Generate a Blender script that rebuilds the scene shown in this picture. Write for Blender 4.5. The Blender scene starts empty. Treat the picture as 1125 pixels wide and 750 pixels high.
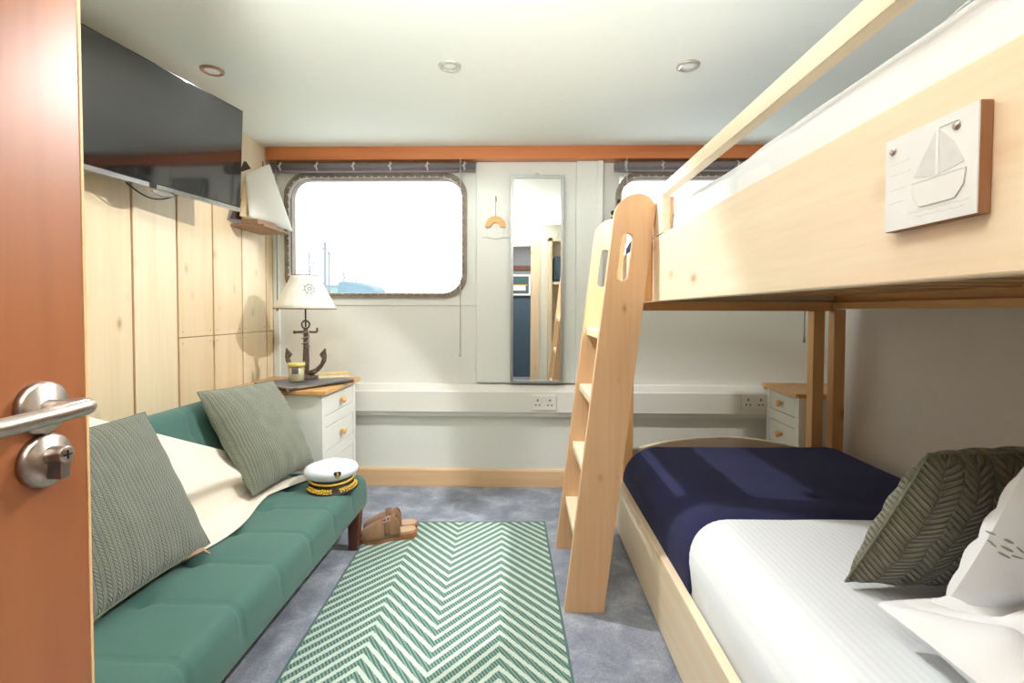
import bpy, math, random
from math import pi, sin, cos, radians as R
from mathutils import Vector, Matrix, noise
from mathutils.geometry import tessellate_polygon

scene = bpy.context.scene
COL = scene.collection
random.seed(7)

# ------------------------------------------------------------------ materials
def srgb(r, g, b):
    f = lambda c: (c/12.92 if c <= .04045 else ((c+.055)/1.055)**2.4)
    return (f(r/255), f(g/255), f(b/255), 1)

class NT:
    """small wrapper round a node tree"""
    def __init__(s, name):
        s.m = bpy.data.materials.new(name); s.m.use_nodes = True
        s.t = s.m.node_tree; s.b = s.t.nodes['Principled BSDF']
        s.out = s.t.nodes['Material Output']
    def n(s, typ, **kw):
        nd = s.t.nodes.new(typ)
        for k, v in kw.items(): setattr(nd, k, v)
        return nd
    def l(s, a, b): s.t.links.new(a, b)
    def math(s, op, a, b=None, c=None):
        nd = s.n('ShaderNodeMath', operation=op)
        for i, v in enumerate((a, b, c)):
            if v is None: continue
            if isinstance(v, (int, float)): nd.inputs[i].default_value = v
            else: s.l(v, nd.inputs[i])
        return nd.outputs[0]
    def mix(s, f, a, b, blend='MIX'):
        nd = s.n('ShaderNodeMix', data_type='RGBA', blend_type=blend)
        for i, v in ((0, f), (6, a), (7, b)):
            if isinstance(v, (int, float, tuple)): nd.inputs[i].default_value = v
            else: s.l(v, nd.inputs[i])
        return nd.outputs[2]
    def coords(s, scale=(1, 1, 1), kind='Object', loc=(0, 0, 0)):
        tc = s.n('ShaderNodeTexCoord'); mp = s.n('ShaderNodeMapping')
        mp.inputs['Scale'].default_value = scale; mp.inputs['Location'].default_value = loc
        s.l(tc.outputs[kind], mp.inputs['Vector']); return mp.outputs[0]
    def noise(s, vec, scale=5, detail=3, rough=.5, dist=0):
        nd = s.n('ShaderNodeTexNoise'); s.l(vec, nd.inputs['Vector'])
        nd.inputs['Scale'].default_value = scale; nd.inputs['Detail'].default_value = detail
        nd.inputs['Roughness'].default_value = rough; nd.inputs['Distortion'].default_value = dist
        return nd.outputs['Fac']
    def ramp(s, f, stops):
        nd = s.n('ShaderNodeValToRGB'); s.l(f, nd.inputs[0])
        e = nd.color_ramp.elements
        while len(e) < len(stops): e.new(.5)
        for i, (p, c) in enumerate(stops):
            e[i].position = p; e[i].color = c if len(c) == 4 else (*c, 1)
        return nd.outputs[0]
    def bump(s, h, strength=.3, dist=.002, normal=None):
        nd = s.n('ShaderNodeBump'); s.l(h, nd.inputs['Height'])
        nd.inputs['Strength'].default_value = strength; nd.inputs['Distance'].default_value = dist
        if normal is not None: s.l(normal, nd.inputs['Normal'])
        s.l(nd.outputs[0], s.b.inputs['Normal']); return nd.outputs[0]
    def base(s, c):
        if isinstance(c, tuple): s.b.inputs['Base Color'].default_value = c
        else: s.l(c, s.b.inputs['Base Color'])
    def set(s, **kw):
        for k, v in kw.items(): s.b.inputs[k.replace('_', ' ')].default_value = v
        return s

def plain(name, col, rough=.5, metal=0., nscale=60, namp=.06, bump=0., **kw):
    t = NT(name); v = t.coords()
    f = t.noise(v, nscale, 3)
    dark = tuple(c*(1-namp) for c in col[:3])+(1,); light = tuple(min(1, c*(1+namp)) for c in col[:3])+(1,)
    t.base(t.ramp(f, [(.3, dark), (.7, light)]))
    t.set(Roughness=rough, Metallic=metal, **kw)
    if bump: t.bump(f, bump, .001)
    return t.m

def pine(name, axis, light, dark, knots=1.,  rough=.5, coat=0., plank=None, seed=0., grain=1., kf=1.):
    t = NT(name)
    sc = [14., 14., 14.]; sc['XYZ'.index(axis)] = .9
    v = t.coords(tuple(sc), loc=(seed, seed*1.7, seed*.6))
    g = t.noise(v, 1.2, 4, .6, .6)
    sc2 = [60., 60., 60.]; sc2['XYZ'.index(axis)] = 2.0
    g2 = t.noise(t.coords(tuple(sc2), loc=(seed, 0, seed)), 1.5, 3, .6, .3)
    c = t.ramp(g, [(.25, light), (.55, tuple((a*.6+b*.4) for a, b in zip(light, dark))), (.8, dark)]) if grain >= 1 else \
        t.ramp(g, [(.3, light), (.85, tuple((a*.45+b*.55) for a, b in zip(light, dark)))])
    c = t.mix(.16, c, t.ramp(g2, [(.35, dark), (.6, light)]), 'MULTIPLY') if grain >= 1 else \
        t.mix(.10, c, t.ramp(g2, [(.35, dark), (.6, (1, 1, 1, 1))]), 'MULTIPLY')
    if knots:
        ks = [7.*kf]*3; ks['XYZ'.index(axis)] = 3.6*kf
        vo = t.n('ShaderNodeTexVoronoi', feature='F1')
        t.l(t.coords(tuple(ks), loc=(seed+.3, seed*2, .2)), vo.inputs['Vector']); vo.inputs['Scale'].default_value = 1.
        r = t.ramp(vo.outputs['Distance'], [(.045*knots, (1, 1, 1)), (.10*knots, (.35, .35, .35)), (.2*knots, (0, 0, 0))])
        kc = (dark[0]*.5, dark[1]*.36, dark[2]*.28, 1)
        c = t.mix(t.math('MULTIPLY', r, .72), c, kc)
    if plank:
        ax, off, pitch = plank
        sx = t.n('ShaderNodeSeparateXYZ'); t.l(t.coords(), sx.inputs[0])
        q = t.math('FLOOR', t.math('DIVIDE', t.math('SUBTRACT', sx.outputs['XYZ'.index(ax)], off), pitch))
        wn = t.n('ShaderNodeTexWhiteNoise', noise_dimensions='1D'); t.l(q, wn.inputs['W'])
        c = t.mix(t.math('MULTIPLY', wn.outputs['Value'], .55), c, (.86, .74, .58, 1), 'MULTIPLY')
    t.base(c); t.set(Roughness=rough)
    if coat: t.set(Coat_Weight=coat, Coat_Roughness=.4)
    t.bump(g2, .08, .001)
    return t.m

PL, PD = srgb(236, 223, 197), srgb(222, 188, 144)
M = {}
for a in 'XYZ':
    M['pine'+a] = pine('pale_pine_'+a, a, PL, PD, .9, .5, .15, grain=0, seed=ord(a)*.13)
M['ladder'] = pine('shaded_ladder_pine', 'Z', srgb(220, 180, 138), srgb(196, 148, 104), .75, .45, .2, grain=0, seed=3.3, kf=1.7)  # same pine as the boards, darkened to paint in the shade on the stiles
M['beam'] = pine('bunk_beam_pine', 'Y', srgb(228, 182, 122), srgb(196, 136, 78), 1.0, .5, .1, grain=0, seed=5.1)
M['beamX'] = pine('bunk_crossbeam_pine', 'X', srgb(228, 182, 122), srgb(196, 136, 78), 1.0, .5, .1, grain=0, seed=5.7)
M['beamZ'] = pine('bunk_post_pine', 'Z', srgb(228, 182, 122), srgb(196, 136, 78), 1.0, .5, .1, grain=0, seed=1.7)
M['wallpine'] = pine('wall_plank_pine', 'Z', srgb(245, 230, 200), srgb(228, 196, 146), .9, .4, .25, kf=1.3, plank=('Y', 1.58, .2415), grain=0, seed=2.2)
M['groove'] = plain('groove_wood', srgb(196, 140, 78), .7)
M['skirt'] = pine('skirting_pine', 'X', srgb(230, 196, 154), srgb(206, 158, 112), 1.1, .5, .1, grain=0, seed=8.)
M['trim'] = pine('varnished_trim', 'X', srgb(218, 140, 78), srgb(186, 104, 50), 0, .35, .4, seed=4.)
M['door'] = pine('varnished_door_wood', 'Z', srgb(170, 104, 58), srgb(138, 78, 40), 0, .40, .6, seed=6., )
M['lip'] = plain('door_lipping', srgb(226, 184, 134), .5)
M['oak'] = pine('cabinet_top_oak', 'Y', srgb(226, 180, 116), srgb(196, 146, 84), .5, .4, .2, seed=9.)
M['leg'] = pine('dark_leg_wood', 'Z', srgb(112, 58, 34), srgb(76, 36, 22), 0, .4, .2, seed=9.)
M['wall'] = plain('painted_wall', srgb(229, 231, 224), .55, nscale=40, namp=.012, bump=.02)
M['wallr'] = plain('right_wall_paint', srgb(222, 216, 208), .6, nscale=40, namp=.012, bump=.02)
M['gloss'] = plain('gloss_white_trim', srgb(232, 236, 230), .3, nscale=40, namp=.01)
M['ceil'] = plain('ceiling_paint', srgb(238, 244, 238), .7, nscale=30, namp=.01)
M['cab'] = plain('cabinet_paint', srgb(236, 238, 232), .4, nscale=30, namp=.01)
M['line'] = plain('shadow_gap', srgb(90, 88, 84), .8)
M['upvc'] = plain('white_plastic', srgb(230, 230, 224), .3, namp=.01)
M['black'] = plain('black_plastic', srgb(22, 20, 20), .35)
M['steel'] = plain('brushed_steel', srgb(176, 166, 158), .3, 1., nscale=200, namp=.08)
M['chrome'] = plain('silver_trim', srgb(205, 205, 205), .15, 1.)
M['silver'] = plain('silver_mirror_frame', srgb(178, 182, 180), .35, .7)
M['bronze'] = plain('window_frame_metal', srgb(146, 134, 120), .5, .2, nscale=25, namp=.2)
M['rivet'] = plain('window_rivets', srgb(206, 196, 180), .35, .6)
M['blind'] = plain('rolled_blind_fabric', srgb(122, 114, 118), .6, nscale=80)
M['cord'] = plain('blind_cord', srgb(205, 205, 200), .7)
M['cordg'] = plain('grey_blind_cord', srgb(130, 132, 134), .7)
M['navy'] = None
def fabric(name, col, rough=.9, scale=500, amp=.12, bump=.25, sheen=.3, big=0.):
    t = NT(name); v = t.coords(); f = t.noise(v, scale, 2)
    d = tuple(c*(1-amp) for c in col[:3])+(1,); l_ = tuple(min(1, c*(1+amp)) for c in col[:3])+(1,)
    c = t.ramp(f, [(.3, d), (.7, l_)])
    if big:
        g = t.noise(v, 9, 4, .6)
        c = t.mix(big, c, t.ramp(g, [(.3, (.6, .6, .6)), (.7, (1, 1, 1))]), 'MULTIPLY')
    t.base(c); t.set(Roughness=rough, Sheen_Weight=sheen, Sheen_Roughness=.5)
    t.bump(f, bump, .001); return t.m
M['teal'] = fabric('teal_futon_fabric', srgb(64, 104, 96), .85, 700, .1, .2, .15)
M['navy'] = fabric('navy_blanket_fabric', srgb(34, 36, 74), 1., 600, .18, .4, .0)
M['cream'] = fabric('cream_throw_fabric', srgb(230, 221, 206), .95, 420, .06, .4, .2)
M['tassel'] = fabric('tassel_yarn', srgb(176, 146, 122), .95, 300, .3)
M['white_linen'] = fabric('white_pillowcase', srgb(232, 235, 237), .7, 600, .02, .1, .1)
M['suede'] = fabric('brown_suede', srgb(140, 106, 76), .95, 300, .14, .3, .3, .3)
M['suede2'] = fabric('strap_suede', srgb(118, 86, 62), .95, 300, .14, .3, .3)
M['cork'] = fabric('cork_sole', srgb(156, 104, 66), .8, 160, .25, .3, 0)
M['footbed'] = fabric('footbed', srgb(194, 162, 132), .8, 160, .08, .2, 0)
M['capwhite'] = fabric('cap_white_cloth', srgb(226, 232, 240), .6, 300, .03, .1)
M['capblack'] = fabric('cap_black_band', srgb(26, 20, 22), .6, 300, .2, .3, 0)
M['gold'] = plain('gold_braid', srgb(228, 186, 60), .45, .25, nscale=300, namp=.3, bump=.3)
M['shade'] = fabric('lampshade_linen', srgb(233, 232, 223), .9, 220, .05, .4, 0)
M['shadetrim'] = plain('lampshade_trim', srgb(120, 88, 66), .7)
M['anchor'] = plain('weathered_anchor_wood', srgb(92, 76, 66), .7, nscale=70, namp=.5, bump=.5)
M['rope'] = plain('anchor_rope', srgb(176, 164, 150), .8, nscale=200, namp=.3)
M['laptop'] = plain('laptop_aluminium', srgb(128, 128, 134), .35, .6)
M['laptopdark'] = plain('laptop_base', srgb(60, 50, 46), .5)
M['bookc'] = plain('cream_book_cover', srgb(232, 206, 130), .5, nscale=30, namp=.15)
M['paper'] = plain('book_pages', srgb(236, 230, 210), .8)
M['wax'] = plain('candle_wax', srgb(238, 226, 178), .6)
M['labeldark'] = plain('candle_label', srgb(88, 84, 96), .6, nscale=60, namp=.4)
M['labelyel'] = plain('candle_band', srgb(226, 206, 120), .6)
M['plaque'] = plain('whitewashed_plaque', srgb(226, 231, 234), .6, nscale=25, namp=.03, bump=.1)
M['plaqueedge'] = pine('plaque_edge_wood', 'Z', srgb(178, 130, 94), srgb(144, 98, 64), 0, .6)
M['relief'] = plain('plaque_relief_grey', srgb(208, 211, 214), .6, nscale=60, namp=.05)
M['reliefd'] = plain('printed_emblem_grey', srgb(172, 178, 184), .6)
M['sail'] = fabric('sail_canvas', srgb(238, 236, 226), .8, 300, .03, .2, 0)
M['sailc'] = fabric('cream_sail_canvas', srgb(230, 206, 164), .8, 300, .03, .2, 0)
M['darkwood'] = plain('dark_stained_wood', srgb(66, 44, 36), .6, namp=.3)
M['brownwood'] = pine('model_boat_wood', 'Y', srgb(176, 142, 110), srgb(138, 100, 72), 0, .6)
M['slate'] = plain('slate_blue_paint', srgb(70, 90, 104), .6, namp=.02)
M['corr'] = plain('corridor_grey_paint', srgb(120, 122, 126), .6, namp=.02)
M['orangewood'] = plain('ornament_wood', srgb(240, 190, 120), .5, nscale=40, namp=.12)
M['bee'] = plain('grey_embroidery', srgb(158, 160, 150), .8)

def glass_mat():
    t = NT('window_glass')
    tr = t.n('ShaderNodeBsdfTransparent'); gl = t.n('ShaderNodeBsdfGlossy'); gl.inputs['Roughness'].default_value = .02
    lw = t.n('ShaderNodeLayerWeight'); lw.inputs[0].default_value = .5
    fac = t.math('ADD', t.math('MULTIPLY', t.math('POWER', lw.outputs['Facing'], 4.), .6), .035)
    nz = t.noise(t.coords(), 3, 2); col = t.ramp(nz, [(0, (.97, .985, .98)), (1, (.99, 1, 1))])
    t.l(col, tr.inputs[0])
    mx = t.n('ShaderNodeMixShader'); t.l(fac, mx.inputs[0]); t.l(tr.outputs[0], mx.inputs[1]); t.l(gl.outputs[0], mx.inputs[2])
    t.l(mx.outputs[0], t.out.inputs['Surface']); t.t.nodes.remove(t.b); return t.m
M['glass'] = glass_mat()
def mirror_mat():
    t = NT('mirror_glass'); nz = t.noise(t.coords(), 4, 2)
    t.base(t.ramp(nz, [(0, (.86, .88, .87)), (1, (.88, .9, .89))])); t.set(Metallic=1., Roughness=.015); return t.m
M['mirror'] = mirror_mat()
def tv_mat():
    t = NT('tv_screen'); nz = t.noise(t.coords(), 5, 2)
    t.base(t.ramp(nz, [(0, (.004, .004, .005)), (1, (.006, .006, .007))])); t.set(Roughness=.06, IOR=2.1, Coat_Weight=.5, Coat_Roughness=.03); return t.m
M['tv'] = tv_mat()

def carpet_mat():
    t = NT('grey_blue_carpet'); v = t.coords()
    big = t.noise(v, 7, 5, .65, .4); fine = t.noise(v, 260, 3, .8); mid = t.noise(v, 90, 3, .6)
    c = t.ramp(big, [(.36, srgb(138, 146, 162)), (.52, srgb(162, 169, 184)), (.68, srgb(198, 203, 214))])
    c = t.mix(.9, c, t.ramp(fine, [(.32, (.40, .40, .43)), (.62, (1, 1, 1))]), 'MULTIPLY')
    c = t.mix(.5, c, t.ramp(mid, [(.3, (.6, .6, .62)), (.6, (1, 1, 1))]), 'MULTIPLY')
    t.base(c); t.set(Roughness=1., Sheen_Weight=.2); t.bump(fine, .7, .004); return t.m
M['carpet'] = carpet_mat()

def rug_mat():
    t = NT('herringbone_rug'); tc = t.n('ShaderNodeTexCoord'); sp = t.n('ShaderNodeSeparateXYZ'); t.l(tc.outputs['Object'], sp.inputs[0])
    x, y = sp.outputs[0], sp.outputs[1]
    # four columns .2075 wide, x measured from the rug's left edge
    m = t.math('PINGPONG', x, .2075)
    v = t.math('SUBTRACT', y, t.math('MULTIPLY', m, 1.15))
    fr = t.math('FRACT', t.math('DIVIDE', v, .052))
    # ragged weave edge
    wv = t.noise(t.coords((230, 60, 1)), 1., 2)
    fr2 = t.math('FRACT', t.math('ADD', fr, t.math('MULTIPLY', t.math('SUBTRACT', wv, .5), .22)))
    light = t.math('LESS_THAN', fr2, .42)
    # diagonal yarn ticks inside the teal
    tick = t.math('FRACT', t.math('ADD', t.math('MULTIPLY', x, 84.), t.math('MULTIPLY', y, 52.)))
    tick = t.math('LESS_THAN', tick, .42)
    teal = t.mix(tick, srgb(66, 100, 93), srgb(118, 145, 134))
    cream = t.mix(t.math('MULTIPLY', t.noise(t.coords((200, 200, 1)), 1., 2), .6), srgb(190, 203, 192), srgb(156, 172, 158))
    c = t.mix(light, teal, cream)
    t.base(c); t.set(Roughness=.95)
    h = t.math('ADD', t.math('MULTIPLY', tick, .5), t.noise(t.coords((300, 300, 1)), 1., 2))
    t.bump(h, .5, .002); return t.m
M['rug'] = rug_mat()
M['rugedge'] = fabric('rug_binding', srgb(66, 100, 98), .9, 400, .2)

def weave_mat(name, dark, light, cols, rows, slope, strength, dist, swap=False, pinch=.5):
    """velvet cushion quilted in a herringbone: uses the cushion's own UV"""
    t = NT(name); tc = t.n('ShaderNodeTexCoord'); sp = t.n('ShaderNodeSeparateXYZ'); t.l(tc.outputs['UV'], sp.inputs[0])
    u, v = (sp.outputs[1], sp.outputs[0]) if swap else (sp.outputs[0], sp.outputs[1])
    uu = t.math('MULTIPLY', u, cols); zig = t.math('PINGPONG', uu, 1.)
    ph = t.math('ADD', t.math('MULTIPLY', v, rows), t.math('MULTIPLY', zig, slope))
    s = t.math('ABSOLUTE', t.math('SINE', t.math('MULTIPLY', ph, pi)))
    s = t.math('POWER', s, pinch)
    edge = t.math('POWER', t.math('ABSOLUTE', t.math('SINE', t.math('MULTIPLY', uu, pi))), .35)
    h = t.math('MULTIPLY', s, edge)
    nz = t.noise(t.coords(), 260, 3); big = t.noise(t.coords(), 12, 3)
    c = t.mix(h, dark, light)
    c = t.mix(.25, c, t.ramp(big, [(.3, (.6, .6, .6)), (.7, (1, 1, 1))]), 'MULTIPLY')
    t.base(c); t.set(Roughness=.9, Sheen_Weight=.35, Sheen_Roughness=.4)
    t.bump(t.math('ADD', h, t.math('MULTIPLY', nz, .1)), strength, dist); return t.m
M['weave1'] = weave_mat('grey_green_woven_velvet', srgb(84, 89, 78), srgb(132, 137, 124), 38, 50, 1.5, .9, .004)
M['weave2'] = weave_mat('sage_woven_velvet', srgb(92, 98, 82), srgb(150, 155, 136), 38, 52, 1.5, .8, .004)
M['weave3'] = weave_mat('olive_quilted_velvet', srgb(72, 74, 56), srgb(122, 122, 98), 14, 27, 1.7, 1., .012)

def stripe_mat():
    t = NT('white_satin_stripe_bedding'); tc = t.n('ShaderNodeTexCoord'); sp = t.n('ShaderNodeSeparateXYZ'); t.l(tc.outputs['Object'], sp.inputs[0])
    f = t.math('FRACT', t.math('MULTIPLY', sp.outputs[0], 58.)); s = t.math('LESS_THAN', f, .5)
    t.base(t.mix(s, srgb(228, 233, 237), srgb(222, 228, 233)))
    rg = t.math('ADD', t.math('MULTIPLY', s, .25), .5); t.l(rg, t.b.inputs['Roughness'])
    t.bump(t.math('ADD', t.math('MULTIPLY', s, .5), t.noise(t.coords(), 300, 2)), .15, .001); return t.m
M['bedding'] = stripe_mat()

# ------------------------------------------------------------------ mesh helpers
class MB:
    def __init__(s): s.v = []; s.f = []; s.mi = []; s.uv = None; s.smooth = []
    def add(s, vs, fs, mi=0, smooth=False):
        o = len(s.v); s.v += [Vector(p) for p in vs]
        for f in fs: s.f.append([i+o for i in f]); s.mi.append(mi); s.smooth.append(smooth)
        return s
    def box(s, x0, x1, y0, y1, z0, z1, mi=0, M4=None):
        vs = [Vector((x, y, z)) for z in (z0, z1) for y in (y0, y1) for x in (x0, x1)]
        if M4 is not None: vs = [M4 @ p for p in vs]
        return s.add(vs, [(0, 2, 3, 1), (4, 5, 7, 6), (0, 1, 5, 4), (2, 6, 7, 3), (0, 4, 6, 2), (1, 3, 7, 5)], mi)
    def prism(s, pts, a0, a1, axis='Y', mi=0, smooth=False, M4=None):
        """pts: 2-D outline; extruded along axis from a0 to a1"""
        def P(p, a):
            q = {'Y': (p[0], a, p[1]), 'X': (a, p[0], p[1]), 'Z': (p[0], p[1], a)}[axis]
            q = Vector(q); return M4 @ q if M4 is not None else q
        n = len(pts); vs = [P(p, a0) for p in pts]+[P(p, a1) for p in pts]
        fs = [tuple(range(n)), tuple(range(2*n-1, n-1, -1))]+[(i, i+n, (i+1) % n+n, (i+1) % n) for i in range(n)]
        return s.add(vs, fs, mi, smooth)
    def plate(s, loops, a0, a1, axis='Y', mi=0):
        """extruded outline (loops[0]) with holes (the other loops), any shape"""
        P = lambda p, a: {'Y': (p[0], a, p[1]), 'X': (a, p[0], p[1]), 'Z': (p[0], p[1], a)}[axis]
        flat = [p for L in loops for p in L]; n = len(flat)
        tri = tessellate_polygon([[Vector((p[0], p[1], 0)) for p in L] for L in loops])
        fs = [tuple(t) for t in tri]+[tuple(i+n for i in t) for t in tri]; o = 0
        for L in loops:
            m = len(L); fs += [(o+i, o+(i+1) % m, o+(i+1) % m+n, o+i+n) for i in range(m)]; o += m
        return s.add([P(p, a0) for p in flat]+[P(p, a1) for p in flat], fs, mi)
    def tube(s, pts, r, n=10, mi=0, cap=True, closed=False):
        pts = [Vector(p) for p in pts]; m = len(pts); rs = r if isinstance(r, (list, tuple)) else [r]*m
        rings = []; prev = None
        for i, p in enumerate(pts):
            if closed: d = pts[(i+1) % m]-pts[i-1]
            else: d = pts[min(i+1, m-1)]-pts[max(i-1, 0)]
            d.normalize()
            if prev is None:
                a = Vector((0, 0, 1)) if abs(d.z) < .9 else Vector((1, 0, 0)); e1 = d.cross(a).normalized()
            else: e1 = (prev-d*prev.dot(d)).normalized()
            prev = e1; e2 = d.cross(e1)
            rings.append([p+(e1*cos(2*pi*k/n)+e2*sin(2*pi*k/n))*rs[i] for k in range(n)])
        vs = [q for rg in rings for q in rg]; fs = []
        for i in range(m if closed else m-1):
            j = (i+1) % m
            for k in range(n): fs.append((i*n+k, i*n+(k+1) % n, j*n+(k+1) % n, j*n+k))
        if cap and not closed: fs += [tuple(range(n-1, -1, -1)), tuple(range((m-1)*n, m*n))]
        return s.add(vs, fs, mi, True)
    def lathe(s, prof, c=(0, 0, 0), n=32, mi=0, axis='Z', sx=1., sy=1.):
        c = Vector(c); vs = []; m = len(prof)
        for (r, h) in prof:
            for k in range(n):
                a = 2*pi*k/n; p = (r*cos(a)*sx, r*sin(a)*sy, h)
                if axis == 'X': p = (h, p[0], p[1])
                if axis == 'Y': p = (p[0], h, p[1])
                vs.append(c+Vector(p))
        fs = [(i*n+k, i*n+(k+1) % n, (i+1)*n+(k+1) % n, (i+1)*n+k) for i in range(m-1) for k in range(n)]
        fs += [tuple(range(n-1, -1, -1)), tuple(range((m-1)*n, m*n))]
        return s.add(vs, fs, mi, True)
    def ball(s, c, rx, ry, rz, n=10, mi=0, M4=None):
        vs = []; fs = []; c = Vector(c)
        for i in range(1, n):
            th = pi*i/n
            for k in range(n): a = 2*pi*k/n; vs.append(Vector((rx*sin(th)*cos(a), ry*sin(th)*sin(a), rz*cos(th))))
        vs += [Vector((0, 0, rz)), Vector((0, 0, -rz))]; t = len(vs)-2
        if M4 is not None: vs = [M4 @ p for p in vs]
        vs = [p+c for p in vs]
        for i in range(n-2):
            for k in range(n): fs.append((i*n+k, (i+1)*n+k, (i+1)*n+(k+1) % n, i*n+(k+1) % n))
        for k in range(n): fs.append((t, k, (k+1) % n)); fs.append((t+1, (n-2)*n+(k+1) % n, (n-2)*n+k))
        return s.add(vs, fs, mi, True)
    def grid(s, fn, nu, nv, mi=0, smooth=True, uvs=False):
        o = len(s.v); vs = [fn(i/nu, j/nv) for j in range(nv+1) for i in range(nu+1)]
        fs = [(j*(nu+1)+i, j*(nu+1)+i+1, (j+1)*(nu+1)+i+1, (j+1)*(nu+1)+i) for j in range(nv) for i in range(nu)]
        if uvs:
            if s.uv is None: s.uv = {}
            for j in range(nv+1):
                for i in range(nu+1): s.uv[o+j*(nu+1)+i] = (i/nu, j/nv)
        return s.add(vs, fs, mi, smooth)
    def build(s, name, mats, parent=None, bevel=0, weld=False, subsurf=0, solid=0, seg=2, angle=35):
        import bmesh
        me = bpy.data.meshes.new(name)
        off = parent.location if parent is not None and parent.parent is None else Vector((0, 0, 0))
        inv = Matrix.Identity(4)
        if parent is not None: inv = world(parent).inverted()
        me.from_pydata([inv @ p for p in s.v] if not getattr(s, 'local', False) else [tuple(p) for p in s.v], [], s.f)
        if not isinstance(mats, (list, tuple)): mats = [mats]
        for m in mats: me.materials.append(M[m] if isinstance(m, str) else m)
        for p, mi, sm in zip(me.polygons, s.mi, s.smooth): p.material_index = mi; p.use_smooth = sm
        if s.uv:
            lay = me.uv_layers.new(name='UVMap')
            for lp in me.loops: lay.data[lp.index].uv = s.uv.get(lp.vertex_index, (0, 0))
        bm = bmesh.new(); bm.from_mesh(me)
        if weld: bmesh.ops.remove_doubles(bm, verts=bm.verts, dist=1e-5)
        bmesh.ops.recalc_face_normals(bm, faces=bm.faces); bm.to_mesh(me); bm.free()
        o = bpy.data.objects.new(name, me); COL.objects.link(o)
        if parent is not None: o.parent = parent
        if solid: md = o.modifiers.new('thick', 'SOLIDIFY'); md.thickness = solid; md.offset = 0
        if bevel:
            md = o.modifiers.new('edges', 'BEVEL'); md.width = bevel; md.segments = seg; md.limit_method = 'ANGLE'; md.angle_limit = R(angle)
            md.harden_normals = False
        if subsurf: md = o.modifiers.new('soft', 'SUBSURF'); md.levels = subsurf; md.render_levels = subsurf
        return o

def world(o):
    m = Matrix.LocRotScale(o.location, o.rotation_euler, o.scale)
    return world(o.parent) @ m if o.parent is not None else m
def tag(o, label, cat, group=None):
    o['label'] = label; o['category'] = cat
    if group: o['group'] = group
    return o
def thing(name, label, cat, loc=(0, 0, 0), rz=0, group=None):
    o = bpy.data.objects.new(name, None); o.empty_display_size = .1; COL.objects.link(o)
    o.location = loc; o.rotation_euler = (0, 0, rz); return tag(o, label, cat, group)
def struct(o, label=None):
    o['kind'] = 'structure'
    if label: o['label'] = label
    return o
def sroot(name, loc, label=None):
    o = bpy.data.objects.new(name, None); o.empty_display_size = .1; COL.objects.link(o); o.location = loc
    return struct(o, label)
def fb(p, s=1., o=0.): return noise.noise(Vector(p)*s+Vector((o, o*1.3, o*.7)))
def rrect(x0, x1, z0, z1, r, n=8):
    pts = []
    for cx, cz, a0 in ((x1-r, z1-r, 0), (x0+r, z1-r, pi/2), (x0+r, z0+r, pi), (x1-r, z0+r, 3*pi/2)):
        for k in range(n+1):
            a = a0+pi/2*k/n; pts.append((cx+r*cos(a), cz+r*sin(a)))
    return pts
def ring_prism(mb, outer, inner, y0, y1, mi=0):
    """slab with a hole: outer and inner outlines carry the same number of points, in the XZ plane"""
    n = len(outer)
    vs = [(p[0], y, p[1]) for y in (y0, y1) for L in (outer, inner) for p in L]
    fs = []
    for i in range(n):
        j = (i+1) % n
        fs += [(i, j, n+j, n+i), (2*n+i, 3*n+i, 3*n+j, 2*n+j), (i, 2*n+i, 2*n+j, j), (n+i, n+j, 3*n+j, 3*n+i)]
    mb.add(vs, fs, mi)
def squared(pts, x0, x1, z0, z1):
    """push every point of an outline out to the rectangle's border"""
    cx, cz = (x0+x1)/2, (z0+z1)/2; out = []
    n = len(pts)//4
    for q, (sx, sz) in enumerate(((1, 1), (-1, 1), (-1, -1), (1, -1))):
        X = x1 if sx > 0 else x0; Zc = z1 if sz > 0 else z0
        for k in range(n):
            p = pts[q*n+k]; t = k/(n-1)
            if q % 2 == 0:   # starts on the vertical side, ends on the horizontal side
                if t < .5: out.append((X, p[1]+(Zc-p[1])*(t*2)))
                else: out.append((X+(p[0]-X)*((t-.5)*2), Zc))
            else:
                if t < .5: out.append((p[0]+(X-p[0])*(t*2), Zc))
                else: out.append((X, Zc+(p[1]-Zc)*((t-.5)*2)))
    return out

# ------------------------------------------------------------------ room shell
XW = 1.56
XL, XR, YB, YF, H = -1.50, 1.88, 2.88, -.12, 2.0
W1 = (-1.425, -.335, 1.130, 1.868)       # window ring, outer size
W2 = (.540, 1.630, 1.130, 1.868)

struct(MB().box(XL-.12, XR+.12, -1.5, YB+.12, -.08, 0).build('floor', 'carpet'))
struct(MB().box(XL-.12, XR+.12, -1.5, YB+.12, H, H+.08).build('ceiling', 'ceil'))

mb = MB()                                   # window wall: strips round the two openings
for z0, z1 in ((0, W1[2]+.02), (W1[3]-.02, H)): mb.box(XL-.12, XR+.12, YB, YB+.12, z0, z1)
for x0, x1 in ((XL-.12, W1[0]+.02), (W1[1]-.02, W2[0]+.02), (W2[1]-.02, XR+.12)): mb.box(x0, x1, YB, YB+.12, W1[2]+.02, W1[3]-.02)
struct(mb.build('wall_back', 'wall'))
mb = MB()
mb.box(-.278, .304, 2.852, YB, .63, 1.925)
mb.box(.304, .459, 2.835, YB, .63, 1.925)
mb.box(.425, .459, 2.829, 2.835, .63, 1.925)
struct(mb.build('trim_2', 'gloss', bevel=.003), 'white boxed pilaster between the two windows')
mb = MB(); inner = rrect(W1[0]+.03, W1[1]-.03, W1[2]+.03, W1[3]-.03, .12)
ring_prism(mb, squared(inner, -1.495, -.278, 1.085, 1.925), inner, 2.872, YB)
struct(mb.build('trim_3', 'gloss', bevel=.003), 'white raised panel round the left window')
mb = MB(); mb.box(-1.497, -1.462, 2.862, 2.88, .62, 1.925)
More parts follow.
